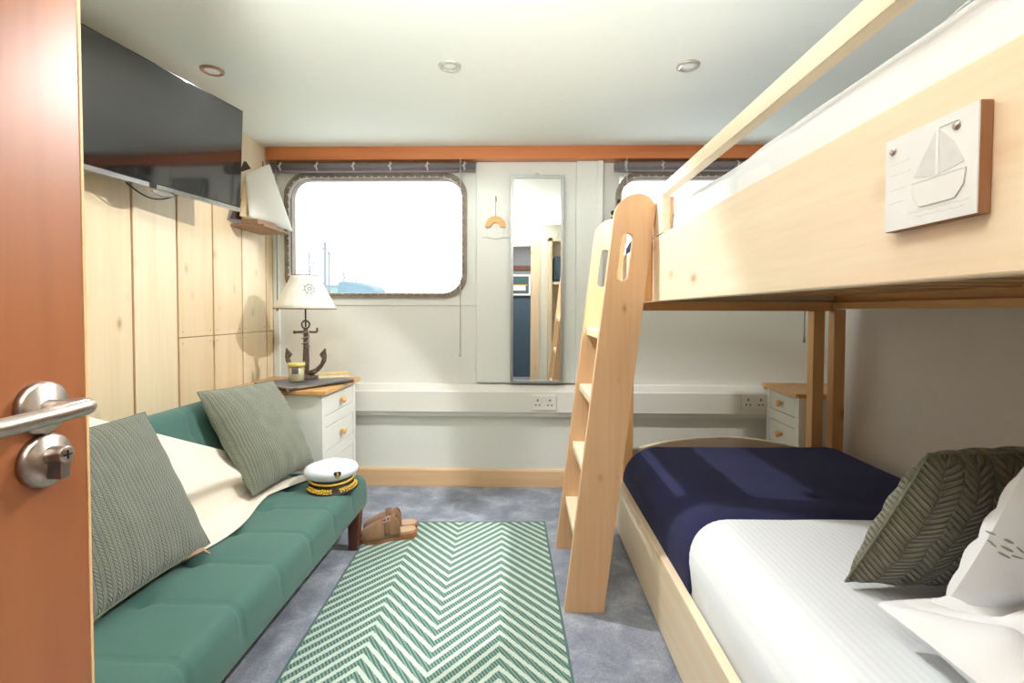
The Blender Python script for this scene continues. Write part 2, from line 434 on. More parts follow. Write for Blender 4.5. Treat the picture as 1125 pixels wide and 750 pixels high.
struct(mb.build('trim_4', 'gloss', bevel=.002), 'narrow white corner strip beside the pine wall')

mb = MB()                                   # pine boarded wall on the left
mb.box(XL-.12, XL-.012, -1.5, YB, 0, H, 1)
y = .37+.0035
gy = [1.584-.2415*k for k in range(9, 0, -1)]+[1.584+.2415*k for k in range(6)]
for i in range(len(gy)):
    y0 = gy[i]+.0055; y1 = (gy[i+1] if i+1 < len(gy) else YB)-.0055
    if y1-y0 < .02: continue
    if i >= len(gy)-4: mb.box(XL-.014, XL, y0, y1, 0, .929); mb.box(XL-.014, XL, y0, y1, .932, H)
    else: mb.box(XL-.014, XL, y0, y1, 0, H)
    for z in ((.905, .957) if i >= len(gy)-4 else ()):
        for yy in (y0+.02, y1-.02): mb.lathe([(.0035, -.002), (.0035, .0008)], (XL, yy, z), 8, 2, 'X')
struct(mb.build('wall_left', ['wallpine', 'groove', 'anchor'], bevel=.004, seg=1))
mb = MB(); mb.prism([(XW, -1.5), (XR+.12, -1.5), (XR+.12, YB), (XR, YB), (XR, 2.385), (XW, 2.385)], 0, H, 'Z')
struct(mb.build('wall_right', 'wallr', bevel=.002))

mb = MB()                                   # wall behind the camera with its doorway
mb.box(XL-.12, -.56, YF-.1, YF, 0, H); mb.box(.10, XR+.12, YF-.1, YF, 0, H); mb.box(-.56, .10, YF-.1, YF, 1.76, H)
struct(mb.build('wall_front', 'wall'))
mb = MB(); mb.box(.10, .19, YF, YF+.02, 0, 1.83); mb.box(-.56, .10, YF, YF+.02, 1.76, 1.83); mb.box(.085, .10, YF-.1, YF+.02, 0, 1.76)
struct(mb.build('trim_5', 'pineZ', bevel=.003), 'pine architrave of the doorway seen in the mirror')
mb = MB(); mb.box(XL, XR, -1.5, -1.4, 0, 1.18); mb.box(XL, XR, -1.5, -1.4, 1.18, H, 1); mb.box(XL, XR, -1.4, -1.385, 1.55, 1.62, 2)
struct(mb.build('wall_corridor', ['slate', 'corr', 'leg']))
t = thing('framed_picture', 'small framed harbour picture on the grey corridor wall, seen in the mirror', 'picture', (-.16, -1.385, 1.28))
mb = MB(); ring = [(-.38, 1.19), (.10, 1.19), (.10, 1.49), (-.38, 1.49)]; inn = [(-.355, 1.215), (.075, 1.215), (.075, 1.465), (-.355, 1.465)]
ring_prism(mb, ring, inn, -1.384, -1.36); mb.build('frame', 'gloss', t)
mb = MB(); mb.box(-.36, .08, -1.384, -1.372, 1.21, 1.47); mb.box(-.3, .03, -1.372, -1.370, 1.26, 1.33, 1); mb.box(-.22, .05, -1.372, -1.370, 1.33, 1.345, 2); mb.box(-.1, .04, -1.372, -1.369, 1.38, 1.44, 3)
mb.build('picture_print', ['slate', 'wall', 'gold', 'teal'], t)

# top beam, skirting, dado trunking
struct(MB().box(-1.497, XR-.002, 2.795, 2.879, 1.925, 1.999).build('trim_1', 'trim', bevel=.003), 'varnished orange-brown beam along the top of the window wall')
mb = MB(); mb.prism([(2.88, 0), (2.862, 0), (2.862, .098), (2.867, .108), (2.88, .108)], -1.49, XR, 'X')
struct(mb.build('baseboard_back', 'skirt', bevel=.002))
mb = MB(); mb.prism([(2.879, .428), (2.838, .432), (2.83, .455), (2.822, .460), (2.822, .578), (2.832, .584), (2.846, .618), (2.879, .622)], -1.49, XR, 'X')
mb.box(-1.49, XR, 2.8205, 2.8225, .462, .466)
struct(mb.build('trim_6', 'upvc'), 'white dado trunking running along the window wall')

def socket(x, z, label):
    t = thing('wall_socket', label, 'socket', (x, 2.822, z), group=None)
    mb = MB(); mb.prism(rrect(x-.073, x+.073, z-.043, z+.043, .006, 3), 2.812, 2.8225, 'Y'); mb.build('faceplate', 'upvc', t, bevel=.002)
    for dx in (-.036, .036):
        mb = MB(); mb.box(x+dx-.004, x+dx+.004, 2.8112, 2.8122, z+.008, z+.020)
        for ex in (-.011, .011): mb.box(x+dx+ex-.0045, x+dx+ex+.0045, 2.8112, 2.8122, z-.018, z-.011)
        mb.build('pin_holes', 'black', t)
    for dx in (-.014, .014): MB().box(x+dx-.0075, x+dx+.0075, 2.809, 2.8122, z+.02, z+.036).build('switch', 'gloss', t, bevel=.001)
socket(.121, .520, 'white double wall socket on the trunking left of the ladder, below the mirror')
socket(1.337, .532, 'white double wall socket on the trunking beside the right-hand drawer cabinet')

# ------------------------------------------------------------------ windows, blinds
def window(n, w, label):
    x0, x1, z0, z1 = w
    r = sroot('window_%d' % n, ((x0+x1)/2, YB, z0), label)
    mb = MB(); o = rrect(x0, x1, z0, z1, .135, 10); i1 = rrect(x0+.030, x1-.030, z0+.026, z1-.030, .11, 10)
    ring_prism(mb, o, i1, 2.858, 2.90)
    i2 = rrect(x0+.018, x1-.018, z0+.018, z1-.018, .12, 10); ring_prism(mb, i2, i1, 2.852, 2.859)
    ring_prism(mb, i1, rrect(x0+.034, x1-.034, z0+.029, z1-.034, .106, 10), 2.885, 2.93)
    mid = rrect(x0+.026, x1-.026, z0+.024, z1-.026, .112, 10)
    # rivets spaced evenly along the ring
    L = []; n_ = len(mid)
    for k in range(n_):
        a, b = Vector((*mid[k], 0)), Vector((*mid[(k+1) % n_], 0)); L.append((a, b, (b-a).length))
    tot = sum(q[2] for q in L); cnt = 76; k = 0; acc = 0
    for j in range(cnt):
        d = tot*j/cnt
        while acc+L[k][2] < d: acc += L[k][2]; k += 1
        a, b, l_ = L[k]; p = a+(b-a)*((d-acc)/max(l_, 1e-6))
        mb.ball((p.x, 2.851, p.y), .0055, .004, .0055, 6, 1)
    mb.build('window_frame', ['bronze', 'rivet'], r)
    mb = MB(); mb.prism(rrect(x0+.04, x1-.04, z0+.035, z1-.04, .1, 10), 2.93, 2.936, 'Y'); mb.build('pane', 'glass', r)
    return r
window(1, W1, 'left riveted metal window with rounded corners')
r = window(2, W2, 'right riveted metal window behind the upper bunk')
mb = MB()                                   # turn-buckle on its left edge
for z in (1.62, 1.585):
    mb.tube([(.545, 2.862, z), (.545, 2.80, z)], .006, 8); mb.tube([(.515, 2.81, z), (.56, 2.81, z)], .009, 8); mb.ball((.512, 2.81, z), .013, .012, .014, 8)
mb.tube([(.55, 2.83, 1.70), (.55, 2.83, 1.36)], .008, 8)
mb.build('window_latch', 'darkwood', r)

def blind(x0, x1, cords, label, n):
    t = thing('roller_blind', label, 'blind', ((x0+x1)/2, 2.82, 1.885))
    mb = MB(); mb.tube([(x0, 2.815, 1.888), (x1, 2.815, 1.888)], .024, 14); mb.box(x0, x1, 2.80, 2.83, 1.859, 1.867)
    mb.build('rolled_fabric', 'blind', t)
    mb = MB()
    k = 6
    for i in range(k):
        mb = MB(); x = x0+.06+(x1-x0-.12)*i/(k-1)
        mb.tube([(x+.0, 2.815+.027*cos(a), 1.888+.027*sin(a)) for a in [2*pi*q/12 for q in range(12)]], .0035, 6, closed=True)
        mb.tube([(x+.012, 2.788, 1.90), (x-.01, 2.786, 1.885), (x+.008, 2.788, 1.87)], .003, 6)
        mb.build('clip', 'cord', t)
    for x, zb, m in cords:
        mb = MB(); mb.tube([(x, 2.79, 1.93), (x, 2.79, zb)], .0028, 6); mb.tube([(x, 2.79, zb+.035), (x, 2.79, zb)], [.004, .008], 8)
        mb.build('pull_cord', m, t)
blind(-1.475, -.283, [(-1.435, 1.05, 'cordg'), (-.365, .79, 'cord')], 'rolled-up grey blind above the left window', 0)
blind(.519, 1.70, [(.586, 1.2, 'cord'), (1.60, .88, 'cordg')], 'rolled-up grey blind above the right window, partly behind the bunk rail', 1)

# ------------------------------------------------------------------ mirror and rainbow ornament
t = thing('wall_mirror', 'tall narrow mirror in a thin silver frame hanging between the windows', 'mirror', (.077, 2.85, .63))
tilt = .0135
def mp(x, z, d): return Vector((x, 2.835-tilt*(z-.63)/1.2-d, z))
def mslab(x0, x1, z0, z1, d0, d1):
    vs = [mp(x, z, d) for d in (d0, d1) for z in (z0, z1) for x in (x0, x1)]
    return vs, [(0, 2, 3, 1), (4, 5, 7, 6), (0, 1, 5, 4), (2, 6, 7, 3), (0, 4, 6, 2), (1, 3, 7, 5)]
mb = MB(); mx0, mx1, mz0, mz1, fw = -.077, .231, .632, 1.834, .017
for a in ((mx0, mx0+fw, mz0, mz1), (mx1-fw, mx1, mz0, mz1), (mx0+fw, mx1-fw, mz0, mz0+fw), (mx0+fw, mx1-fw, mz1-fw, mz1)): mb.add(*mslab(*a, -.004, .016))
mb.build('frame', 'silver', t, bevel=.0015)
MB().add(*mslab(mx0+fw, mx1-fw, mz0+fw, mz1-fw, 0, .009)).build('mirror_glass', 'mirror', t)
mb = MB(); mb.tube([(.077-.012, 2.822, 1.834), (.077-.008, 2.822, 1.848), (.077+.008, 2.822, 1.848), (.077+.012, 2.822, 1.834)], .003, 6); mb.build('hanger', 'cord', t)

t = thing('rainbow_ornament', 'small pale wooden rainbow hanging on a string beside the left window', 'ornament', (-.165, 2.848, 1.5))
mb = MB(); arc = [(-.165+.060*cos(a), 1.546+.062*sin(a)) for a in [pi*k/20 for k in range(21)]]+[(-.165+.026*cos(a), 1.546+.026*sin(a)) for a in [pi*(20-k)/20 for k in range(21)]]
mb.prism(arc, 2.836, 2.848, 'Y')
for rr in (.036, .048): mb.tube([(-.165+rr*cos(a), 2.8358, 1.546+rr*sin(a)) for a in [pi*k/20 for k in range(21)]], .0012, 5, 1)
mb.build('arch', ['orangewood', 'skirt'], t, bevel=.001)
mb = MB(); mb.tube([(-.165, 2.842, 1.606), (-.165, 2.845, 1.725)], .0013, 6); mb.tube([(-.163, 2.845, 1.725), (-.163, 2.845, 1.695)], .003, 6); mb.build('string', 'cordg', t)
mb = MB(); mb.prism([(-.243, 1.487), (-.200, 1.483), (-.165, 1.476), (-.125, 1.484), (-.087, 1.487), (-.087, 1.494), (-.125, 1.49), (-.165, 1.484), (-.20, 1.49), (-.243, 1.494)], 2.84, 2.85, 'Y')
for dx in (-.05, .05): mb.tube([(-.165+dx, 2.844, 1.55), (-.165+dx*.9, 2.844, 1.487)], .001, 5)
mb.build('cloud_bar', 'gloss', t)

# ------------------------------------------------------------------ ceiling downlights
LP = [(-1.233, 1.909, 'copper-tinted round ceiling downlight above the television, nearest the pine wall', (1., .82, .66), srgb(190, 150, 124)),
      (-.289, 1.889, 'white-rimmed round ceiling downlight in the middle of the three', (.98, 1., .97), srgb(205, 208, 200)),
      (.630, 1.904, 'dull silver round ceiling downlight nearest the bunk bed', (.98, 1., .97), srgb(170, 170, 162))]
for i, (x, y, lab, tint, rc) in enumerate(LP):
    t = thing('ceiling_downlight', lab, 'ceiling light', (x, y, H))
    m = plain('downlight_ring_finish_%d' % i, rc, .35, .4)
    mb = MB(); mb.lathe([(.030, -.001), (.030, -.006), (.036, -.009), (.043, -.005), (.044, 0)], (x, y, H), 32)
    o = mb.build('trim_ring', m, t)
    mb = MB(); mb.lathe([(.0, -.0035), (.018, -.004), (.029, -.003), (.029, -.0005)], (x, y, H), 24)
    e = NT('downlight_lens_%d' % i); nz = e.noise(e.coords(), 90, 2)
    e.base(e.ramp(nz, [(0, (.5, .5, .46)), (1, (.6, .6, .56))])); e.set(Roughness=.3, Emission_Color=(1, .95, .85, 1), Emission_Strength=.15)
    mb.build('lens', e.m, t)

# ------------------------------------------------------------------ television
u = Vector((.176, .984, 0)).normalized(); nrm = Vector((u.y, -u.x, 0)); up = Vector((0, 0, 1))
tw, th = .74, .438
p0 = Vector((-1.268, 2.150, 1.50))-u*tw
TM = Matrix((( u.x, nrm.x, 0, p0.x), (u.y, nrm.y, 0, p0.y), (0, 0, 1, p0.z), (0, 0, 0, 1))) @ Matrix.Rotation(R(-2.6), 4, 'X')
t = thing('television', 'black flat-screen television hung high on the pine wall', 'television', (-1.36, 1.8, 1.5))
mb = MB(); mb.box(0, tw, -.022, -.001, .006, th, 0, TM); mb.box(.08, tw-.08, -.05, -.022, .05, th-.08, 0, TM); mb.build('casing', 'black', t, bevel=.003)
mb = MB(); mb.box(.006, tw-.006, -.001, .0008, .014, th-.006, 0, TM); mb.build('screen', 'tv', t)
mb = MB(); mb.box(0, tw, -.02, .004, -.006, .010, 0, TM); mb.box(-.002, .0005, -.02, .003, 0, th, 0, TM); mb.build('silver_edge', 'chrome', t, bevel=.0015)
mb = MB(); mb.box(.30, .325, -.004, .0065, -.006, .012, 0, TM); mb.build('sensor', 'black', t)
mb = MB(); mb.prism([(.36+.045*cos(a), -.012+.014*sin(a)) for a in [pi+pi*k/12 for k in range(13)]], -.018, .0, 'Y', M4=TM); mb.build('badge', 'chrome', t)
mb = MB(); mb.tube([TM @ Vector((.24+.2*k/12, -.03, -.004-.034*sin(pi*k/12))) for k in range(13)], .0028, 6); mb.build('cable', 'black', t)
mb = MB(); mb.box(-1.50, -1.40, 1.72, 1.86, 1.62, 1.80); mb.build('wall_bracket', 'black', t)

# ------------------------------------------------------------------ model sailboat on its little shelf
s = MB(); s.box(-1.499, -1.325, 2.45, 2.73, 1.482, 1.494); s = s.build('wall_shelf', 'brownwood', bevel=.002)
tag(s, 'small brown wooden shelf on the pine wall carrying a model sailboat', 'shelf')
t = thing('model_sailboat', 'wooden model sailboat with white sails on the small wall shelf', 'model boat', (-1.40, 2.6, 1.494))
mb = MB(); mb.prism([(-1.455, 2.46), (-1.36, 2.46), (-1.34, 2.58), (-1.37, 2.70), (-1.41, 2.74), (-1.45, 2.68), (-1.47, 2.58)], 1.4945, 1.522, 'Z'); mb.build('hull', 'brownwood', t, bevel=.004)
MB().tube([(-1.41, 2.58, 1.52), (-1.40, 2.585, 1.85)], .004, 8).build('mast', 'brownwood', t)
def cloth4(a, b, c, d, bul, m, name, par, n=10, normal=(1, -.6, 0)):
    a, b, c, d = map(Vector, (a, b, c, d)); N = Vector(normal).normalized()
    mb = MB(); mb.grid(lambda u_, v_: a*(1-u_)*(1-v_)+b*u_*(1-v_)+c*u_*v_+d*(1-u_)*v_+N*bul*sin(pi*u_)*sin(pi*min(1, v_*1.05)), n, n)
    return mb.build(name, m, par, solid=.0018)
cloth4((-1.395, 2.44, 1.53), (-1.315, 2.74, 1.50), (-1.372, 2.60, 1.842), (-1.452, 2.505, 1.765), .03, 'sail', 'mainsail', t)
cloth4((-1.44, 2.43, 1.53), (-1.40, 2.46, 1.52), (-1.44, 2.52, 1.76), (-1.46, 2.50, 1.72), .008, 'sailc', 'jib', t)
cloth4((-1.478, 2.415, 1.515), (-1.448, 2.46, 1.515), (-1.462, 2.49, 1.63), (-1.470, 2.465, 1.63), .0, 'darkwood', 'dark_pennant', t)
cloth4((-1.476, 2.49, 1.765), (-1.44, 2.54, 1.80), (-1.468, 2.545, 1.838), (-1.474, 2.535, 1.838), .0, 'darkwood', 'dark_pennant', t)

# ------------------------------------------------------------------ drawer cabinets
def cabinet(label, loc, rz, w=.46, d=.48, h=.67, nknob=1):
    """front faces +X in its own frame; origin at the floor under the centre"""
    t = thing('drawer_cabinet', label, 'cabinet', loc, rz); Wm = world(t)
    def B(x0, x1, y0, y1, z0, z1, mb=None): mb = mb or MB(); return mb.box(x0, x1, y0, y1, z0, z1, 0, Wm)
    fx = d/2
    mb = B(-fx, fx-.018, -w/2, w/2, .05, h-.022)
    B(fx-.018, fx, -w/2, -w/2+.035, .0, h-.022, mb); B(fx-.018, fx, w/2-.035, w/2, .0, h-.022, mb)
    B(-fx, -fx+.03, -w/2, -w/2+.03, 0, .06, mb); B(-fx, -fx+.03, w/2-.03, w/2, 0, .06, mb)
    zs = [(h-.135, h-.022-.012), (h-.312, h-.19), (h-.49, h-.367)]
    ed = [h-.022]+[z for q in zs for z in (q[1], q[0])]+[.06]
    for a, b in zip(ed[0::2], ed[1::2]): B(fx-.018, fx, -w/2+.035, w/2-.035, b, a, mb)
    mb.build('body', 'cab', t, bevel=.0015)
    mb = B(-fx-.01, fx+.025, -w/2-.02, w/2+.02, h-.022, h); mb.build('top', 'oak', t, bevel=.004)
    for z0, z1 in zs:
        mb = B(fx-.017, fx-.002, -w/2+.0385, w/2-.0385, z0+.003, z1-.003)
        dr = mb.build('drawer', 'cab', t, bevel=.002)
        mb = MB(); mb.lathe([(.008, 0), (.008, .012), (.017, .018), (.018, .026), (.012, .031), (0, .032)], (0, 0, 0), 20, 0, 'X')
        mb.v = [Wm @ (p+Vector((fx-.002, 0, (z0+z1)/2))) for p in mb.v]; mb.build('knob', 'orangewood', dr)
    return t
cabinet('white three-drawer cabinet with a wooden top under the anchor lamp', (-1.205, 2.52, 0), R(0))
cabinet('white drawer cabinet beyond the bunk posts at the right', (1.610, 2.628, 0), R(180-3), w=.36, d=.42, h=.645)

# laptop, book, candle
e1 = Vector((.557, .83, 0)); e2 = Vector((-.83, .557, 0)); c0 = Vector((-1.108, 2.232, .6715))
LM = Matrix(((e1.x, e2.x, 0, c0.x), (e1.y, e2.y, 0, c0.y), (0, 0, 1, c0.z), (0, 0, 0, 1)))
t = thing('laptop', 'closed grey laptop lying on top of the left drawer cabinet', 'laptop', (-1.15, 2.45, .671))
mb = MB(); mb.box(0, .375, 0, .30, .001, .010, 0, LM); mb.build('base', 'laptopdark', t, bevel=.002)
mb = MB(); mb.box(0, .375, 0, .30, .011, .018, 0, LM); mb.build('lid', 'laptop', t, bevel=.002)
mb = MB(); mb.box(.0, .012, -.002, .002, .001, .018, 0, LM); mb.box(.0, .37, -.0015, .0015, .009, .013, 0, LM); mb.build('hinge', 'chrome', t)
t = thing('yellow_booklet', 'small yellow booklet on the cabinet beside the anchor lamp', 'book', (-1.05, 2.62, .69))
a = R(25); BM = Matrix.Translation((-1.100, 2.565, .6895)) @ Matrix.Rotation(a, 4, 'Z')
mb = MB(); mb.box(0, .16, 0, .11, 0, .002, 0, BM); mb.box(0, .16, 0, .11, .016, .019, 0, BM); mb.box(0, .002, 0, .11, .002, .016, 0, BM); mb.build('cover', 'bookc', t)
mb = MB(); mb.box(.002, .157, .003, .107, .002, .016, 0, BM); mb.build('pages', 'paper', t)
t = thing('candle_glass', 'clear candle glass with a yellow band and dark label, in front of the anchor lamp', 'candle', (-1.150, 2.42, .6895))
cx, cy, cz = -1.150, 2.42, .6895
mb = MB(); mb.lathe([(0, 0), (.034, 0), (.0365, .006), (.041, .105), (.0395, .105), (.035, .008), (0, .006)], (cx, cy, cz), 32); mb.build('glass', 'glass', t)
mb = MB(); mb.lathe([(0, .0085), (.0345, .0085), (.0375, .075), (0, .072)], (cx, cy, cz), 24); mb.tube([(cx, cy, cz+.07), (cx, cy, cz+.085)], .001, 5); mb.build('wax', 'wax', t)
mb = MB()
mb.grid(lambda u_, v_: Vector((cx+(.0405+.0003*v_)*cos(-pi/2+.25+(u_-.5)*.8), cy+(.0405)*sin(-pi/2+.25+(u_-.5)*.8), cz+.045+.03*v_)), 12, 4)
mb.build('dark_label', 'labeldark', t)
mb = MB(); mb.lathe([(.0405, .082), (.0412, .082), (.0415, .098), (.0405, .098)], (cx, cy, cz), 32); mb.build('yellow_band', 'labelyel', t)

# ------------------------------------------------------------------ anchor lamp
lx, ly = -1.165, 2.56
t = thing('anchor_lamp', 'table lamp with a white shade on a weathered anchor base, on the left cabinet', 'lamp', (lx, ly, .69))
mb = MB(); mb.lathe([(0, 0), (.055, 0), (.055, .012), (.02, .02), (.012, .03), (0, .03)], (lx, ly, .6895), 28); mb.build('foot', 'anchor', t)
mb = MB()
mb.tube([(lx, ly, .705), (lx, ly, .78), (lx+.002, ly, .86), (lx, ly, .955)], [.015, .017, .014, .011], 12)
mb.build('shank', 'anchor', t)
mb = MB(); mb.tube([(lx-.058, ly, .937), (lx, ly, .939), (lx+.058, ly, .937)], [.0055, .007, .0055], 8); mb.ball((lx-.06, ly, .937), .009, .009, .009, 8)
mb.tube([(lx+.052, ly, .937), (lx+.062, ly, .942), (lx+.062, ly, .962)], .006, 8); mb.build('stock', 'anchor', t)
mb = MB()
for sgn in (-1, 1):
    pts = [(lx+sgn*.105*sin(a)*1.0, ly, .715+.115*(1-cos(a))) for a in [pi/2*k/8 for k in range(9)]]
    mb.tube(pts, [.015, .015, .014, .013, .012, .011, .013, .010, .003], 8)
    mb.prism([(pts[8][0], pts[8][2]+.022), (pts[8][0]-sgn*.030, pts[8][2]-.012), (pts[8][0]-sgn*.012, pts[8][2]-.040), (pts[8][0]+sgn*.006, pts[8][2]-.022)], ly-.006, ly+.006, 'Y')
mb.ball((lx+.055, ly-.02, .725), .014, .02, .010, 8); mb.build('arms', 'anchor', t)
mb = MB(); mb.tube([(lx+.021*cos(a), ly, .978+.021*sin(a)) for a in [2*pi*k/16 for k in range(16)]], .0048, 8, closed=True); mb.build('shackle', 'anchor', t)
mb = MB()
mb.tube([(lx+.019*cos(a*1.0), ly+.019*sin(a*1.0), .86+.014*k/24*3) for k, a in enumerate([2*pi*3*q/48 for q in range(49)])], .0028, 6)
mb.tube([(lx+.02, ly-.012, .945), (lx+.028, ly-.018, .91), (lx+.016, ly-.02, .88)], .004, 6); mb.build('rope', 'rope', t)
mb = MB(); mb.tube([(lx, ly, .965), (lx, ly, 1.075)], .0042, 10)
for k in range(3):
    a = 2*pi*k/3+.5; mb.tube([(lx, ly, 1.075), (lx+.152*cos(a), ly+.152*sin(a), 1.064)], .0018, 6)
mb.build('stem', 'black', t)
mb = MB(); mb.lathe([(.0, 1.078-.0), (.014, 1.078), (.014, 1.11), (.024, 1.13), (.028, 1.16), (.018, 1.18), (0, 1.185)], (lx, ly, 0), 18); mb.build('bulb', 'gloss', t)
mb = MB(); n = 48
mb.grid(lambda u_, v_: Vector((lx+(.156-.089*v_)*cos(2*pi*u_), ly+(.156-.089*v_)*sin(2*pi*u_), 1.062+.178*v_)), n, 8); sh = mb.build('lamp_shade', 'shade', t, weld=True, solid=.002)
mb = MB()
for rr, zz, wd in ((.1565, 1.062, .0028), (.0675, 1.240, .0022)):
    mb = MB(); mb.tube([(lx+rr*cos(2*pi*k/48), ly+rr*sin(2*pi*k/48), zz) for k in range(48)], wd, 6, closed=True)
    mb.build('rim', 'shadetrim', sh)
# ship's wheel printed on the shade, slightly right of the middle
mb = MB(); wa = -pi/2+.62; wz = 1.165
def onshade(dx, dz, off=.0022):
    z = wz+dz; rr = .156-.089*(z-1.062)/.178+off; a = wa+dx/rr; return Vector((lx+rr*cos(a), ly+rr*sin(a), z))
mb.tube([onshade(.023*cos(a), .023*sin(a)) for a in [2*pi*k/24 for k in range(24)]], .0022, 6, closed=True)
mb.tube([onshade(.008*cos(a), .008*sin(a)) for a in [2*pi*k/12 for k in range(12)]], .0028, 6, closed=True)
for k in range(8):
    a = 2*pi*k/8+.2; mb.tube([onshade(.006*cos(a), .006*sin(a)), onshade(.034*cos(a), .034*sin(a))], [.0012, .002], 6)
mb.build('ship_wheel_emblem', 'reliefd', sh)

# ------------------------------------------------------------------ futon
FX0, FX1, FY0, FY1, ZT, ZB = -1.16, -.715, .30, 2.20, .305, .155
t = thing('futon_sofa', 'green fabric futon sofa with tufted seat against the pine wall', 'sofa', (-1.05, 1.25, 0))
lines = [2.0, 1.8, 1.6, 1.4, 1.2, 1.0, .8, .6]
def seat_top(u_, v_):
    # u across the seat's X section wrapped round front edge, v along Y
    y = FY0+(FY1-FY0)*v_
    return y
def seat_profile():
    pts = []; r = .045
    pts += [(FX0, ZB), (FX0, ZT-.01)]
    N = 18
    for k in range(N+1): pts.append((FX0+.01+(FX1-r-FX0-.01)*k/N, ZT))
    for k in range(1, 9): a = pi/2-pi/2*k/8; pts.append((FX1-r+r*cos(a), ZT-r+r*sin(a)))
    for k in range(1, 5): pts.append((FX1+.004*sin(pi*k/5), ZT-r-(ZT-r-ZB-.02)*k/4))
    pts += [(FX1-.006, ZB+.006), (FX1-.02, ZB), (FX0+.2, ZB)]
    return pts
prof = seat_profile(); NP = len(prof); ys = [FY0+(FY1-FY0)*j/190 for j in range(191)]
mb = MB(); vs = []
for y in ys:
    endf = min(1, (FY1-y)/.05, (y-FY0)/.05); er = 1-math.sqrt(max(0, 1-(1-endf)**2))
    for (x, z) in prof:
        p = Vector((x, y, z))
        if z > ZB+.03:
            topness = min(1, max(0, (z-ZB-.03)/.05))
            dz = 0; dx = 0
            for yl in lines:
                d = abs(y-yl)
                if d < .12:
                    sea = math.exp(-(d/.006)**2)*.0045+math.exp(-(d/.05)**2)*.0035
                    if x > -.99: dz -= sea; dx -= sea*.7 if x > FX1-.05 else 0
                    else: dz -= sea*.35
                    for xb in (-.985,):
                        rr = math.hypot(d, x-xb); dz -= .020*math.exp(-(rr/.030)**2)
            p.z += dz*topness; p.x += dx*topness*(1 if z < ZT-.005 else 0)
            p.z += .004*fb((x, y, z), 5)*topness
        if er > 0: p.z = p.z-(p.z-(ZB+ZT)/2)*er*.28; p.x = p.x-(p.x-(-.94))*er*.07
        vs.append(p)
fs = [(j*NP+k, j*NP+(k+1) % NP, (j+1)*NP+(k+1) % NP, (j+1)*NP+k) for j in range(len(ys)-1) for k in range(NP)]
fs += [tuple(range(NP-1, -1, -1)), tuple(range((len(ys)-1)*NP, len(ys)*NP))]
mb.add(vs, fs, 0, True); mb.build('seat', 'teal', t)
# backrest, leaning back; section in XZ
bs = []
A0, A1 = Vector((-1.135, .275)), Vector((-1.285, .690)); bd = (A1-A0).normalized(); bn = Vector((bd.y, -bd.x))
thk = .12
secs = [(A0.x, A0.y)]+[tuple(A0+(A1-A0)*k/12) for k in range(1, 11)]
for k in range(9):
    a = k/8*pi; c = A1-bd*.045-bn*thk/2; q = c+bn*thk/2*cos(a)+bd*.05*sin(a); secs.append((q.x, q.y))
secs += [tuple(A0-bn*thk+(A1-A0)*.85), tuple(A0-bn*thk)]
mb = MB(); vs = []; NS = len(secs)
for y in ys:
    endf = min(1, (FY1+.01-y)/.05, (y-FY0)/.05); er = 1-math.sqrt(max(0, 1-(1-endf)**2))
    for (x, z) in secs:
        front = 0
        for yl in lines:
            d = abs(y-yl); front += math.exp(-(d/.010)**2)*.006
            for zb in (.47, .60): front += .014*math.exp(-((d*d+(z-zb)**2)/(.028**2)))
        cx_, cz_ = -1.27, .48
        k = 1 if (Vector((x, z))-A0).dot(bn) > -.03 else 0
        p = Vector((x-front*k*bn.x, y, z-front*k*bn.y)); p.x -= (p.x-cx_)*er*.3; p.z -= (p.z-cz_)*er*.1; vs.append(p)
fs = [(j*NS+k, j*NS+(k+1) % NS, (j+1)*NS+(k+1) % NS, (j+1)*NS+k) for j in range(len(ys)-1) for k in range(NS)]
fs += [tuple(range(NS-1, -1, -1)), tuple(range((len(ys)-1)*NS, len(ys)*NS))]
mb.add(vs, fs, 0, True); mb.build('backrest', 'teal', t)
for x, y in ((-.745, 2.095), (-1.30, 2.095), (-.745, .42), (-1.30, .42)):
    mb = MB(); w = .020; sx = .006
    mb.add([(x+a, y+b, 0) for a, b in ((-w, -w), (w, -w), (w, w), (-w, w))]+[(x+a+sx, y+b, ZB+.012) for a, b in ((-w*1.3, -w*1.3), (w*1.3, -w*1.3), (w*1.3, w*1.3), (-w*1.3, w*1.3))],
           [(3, 2, 1, 0), (4, 5, 6, 7), (0, 1, 5, 4), (1, 2, 6, 5), (2, 3, 7, 6), (3, 0, 4, 7)])
    mb.build('leg', 'leg', t, bevel=.004)

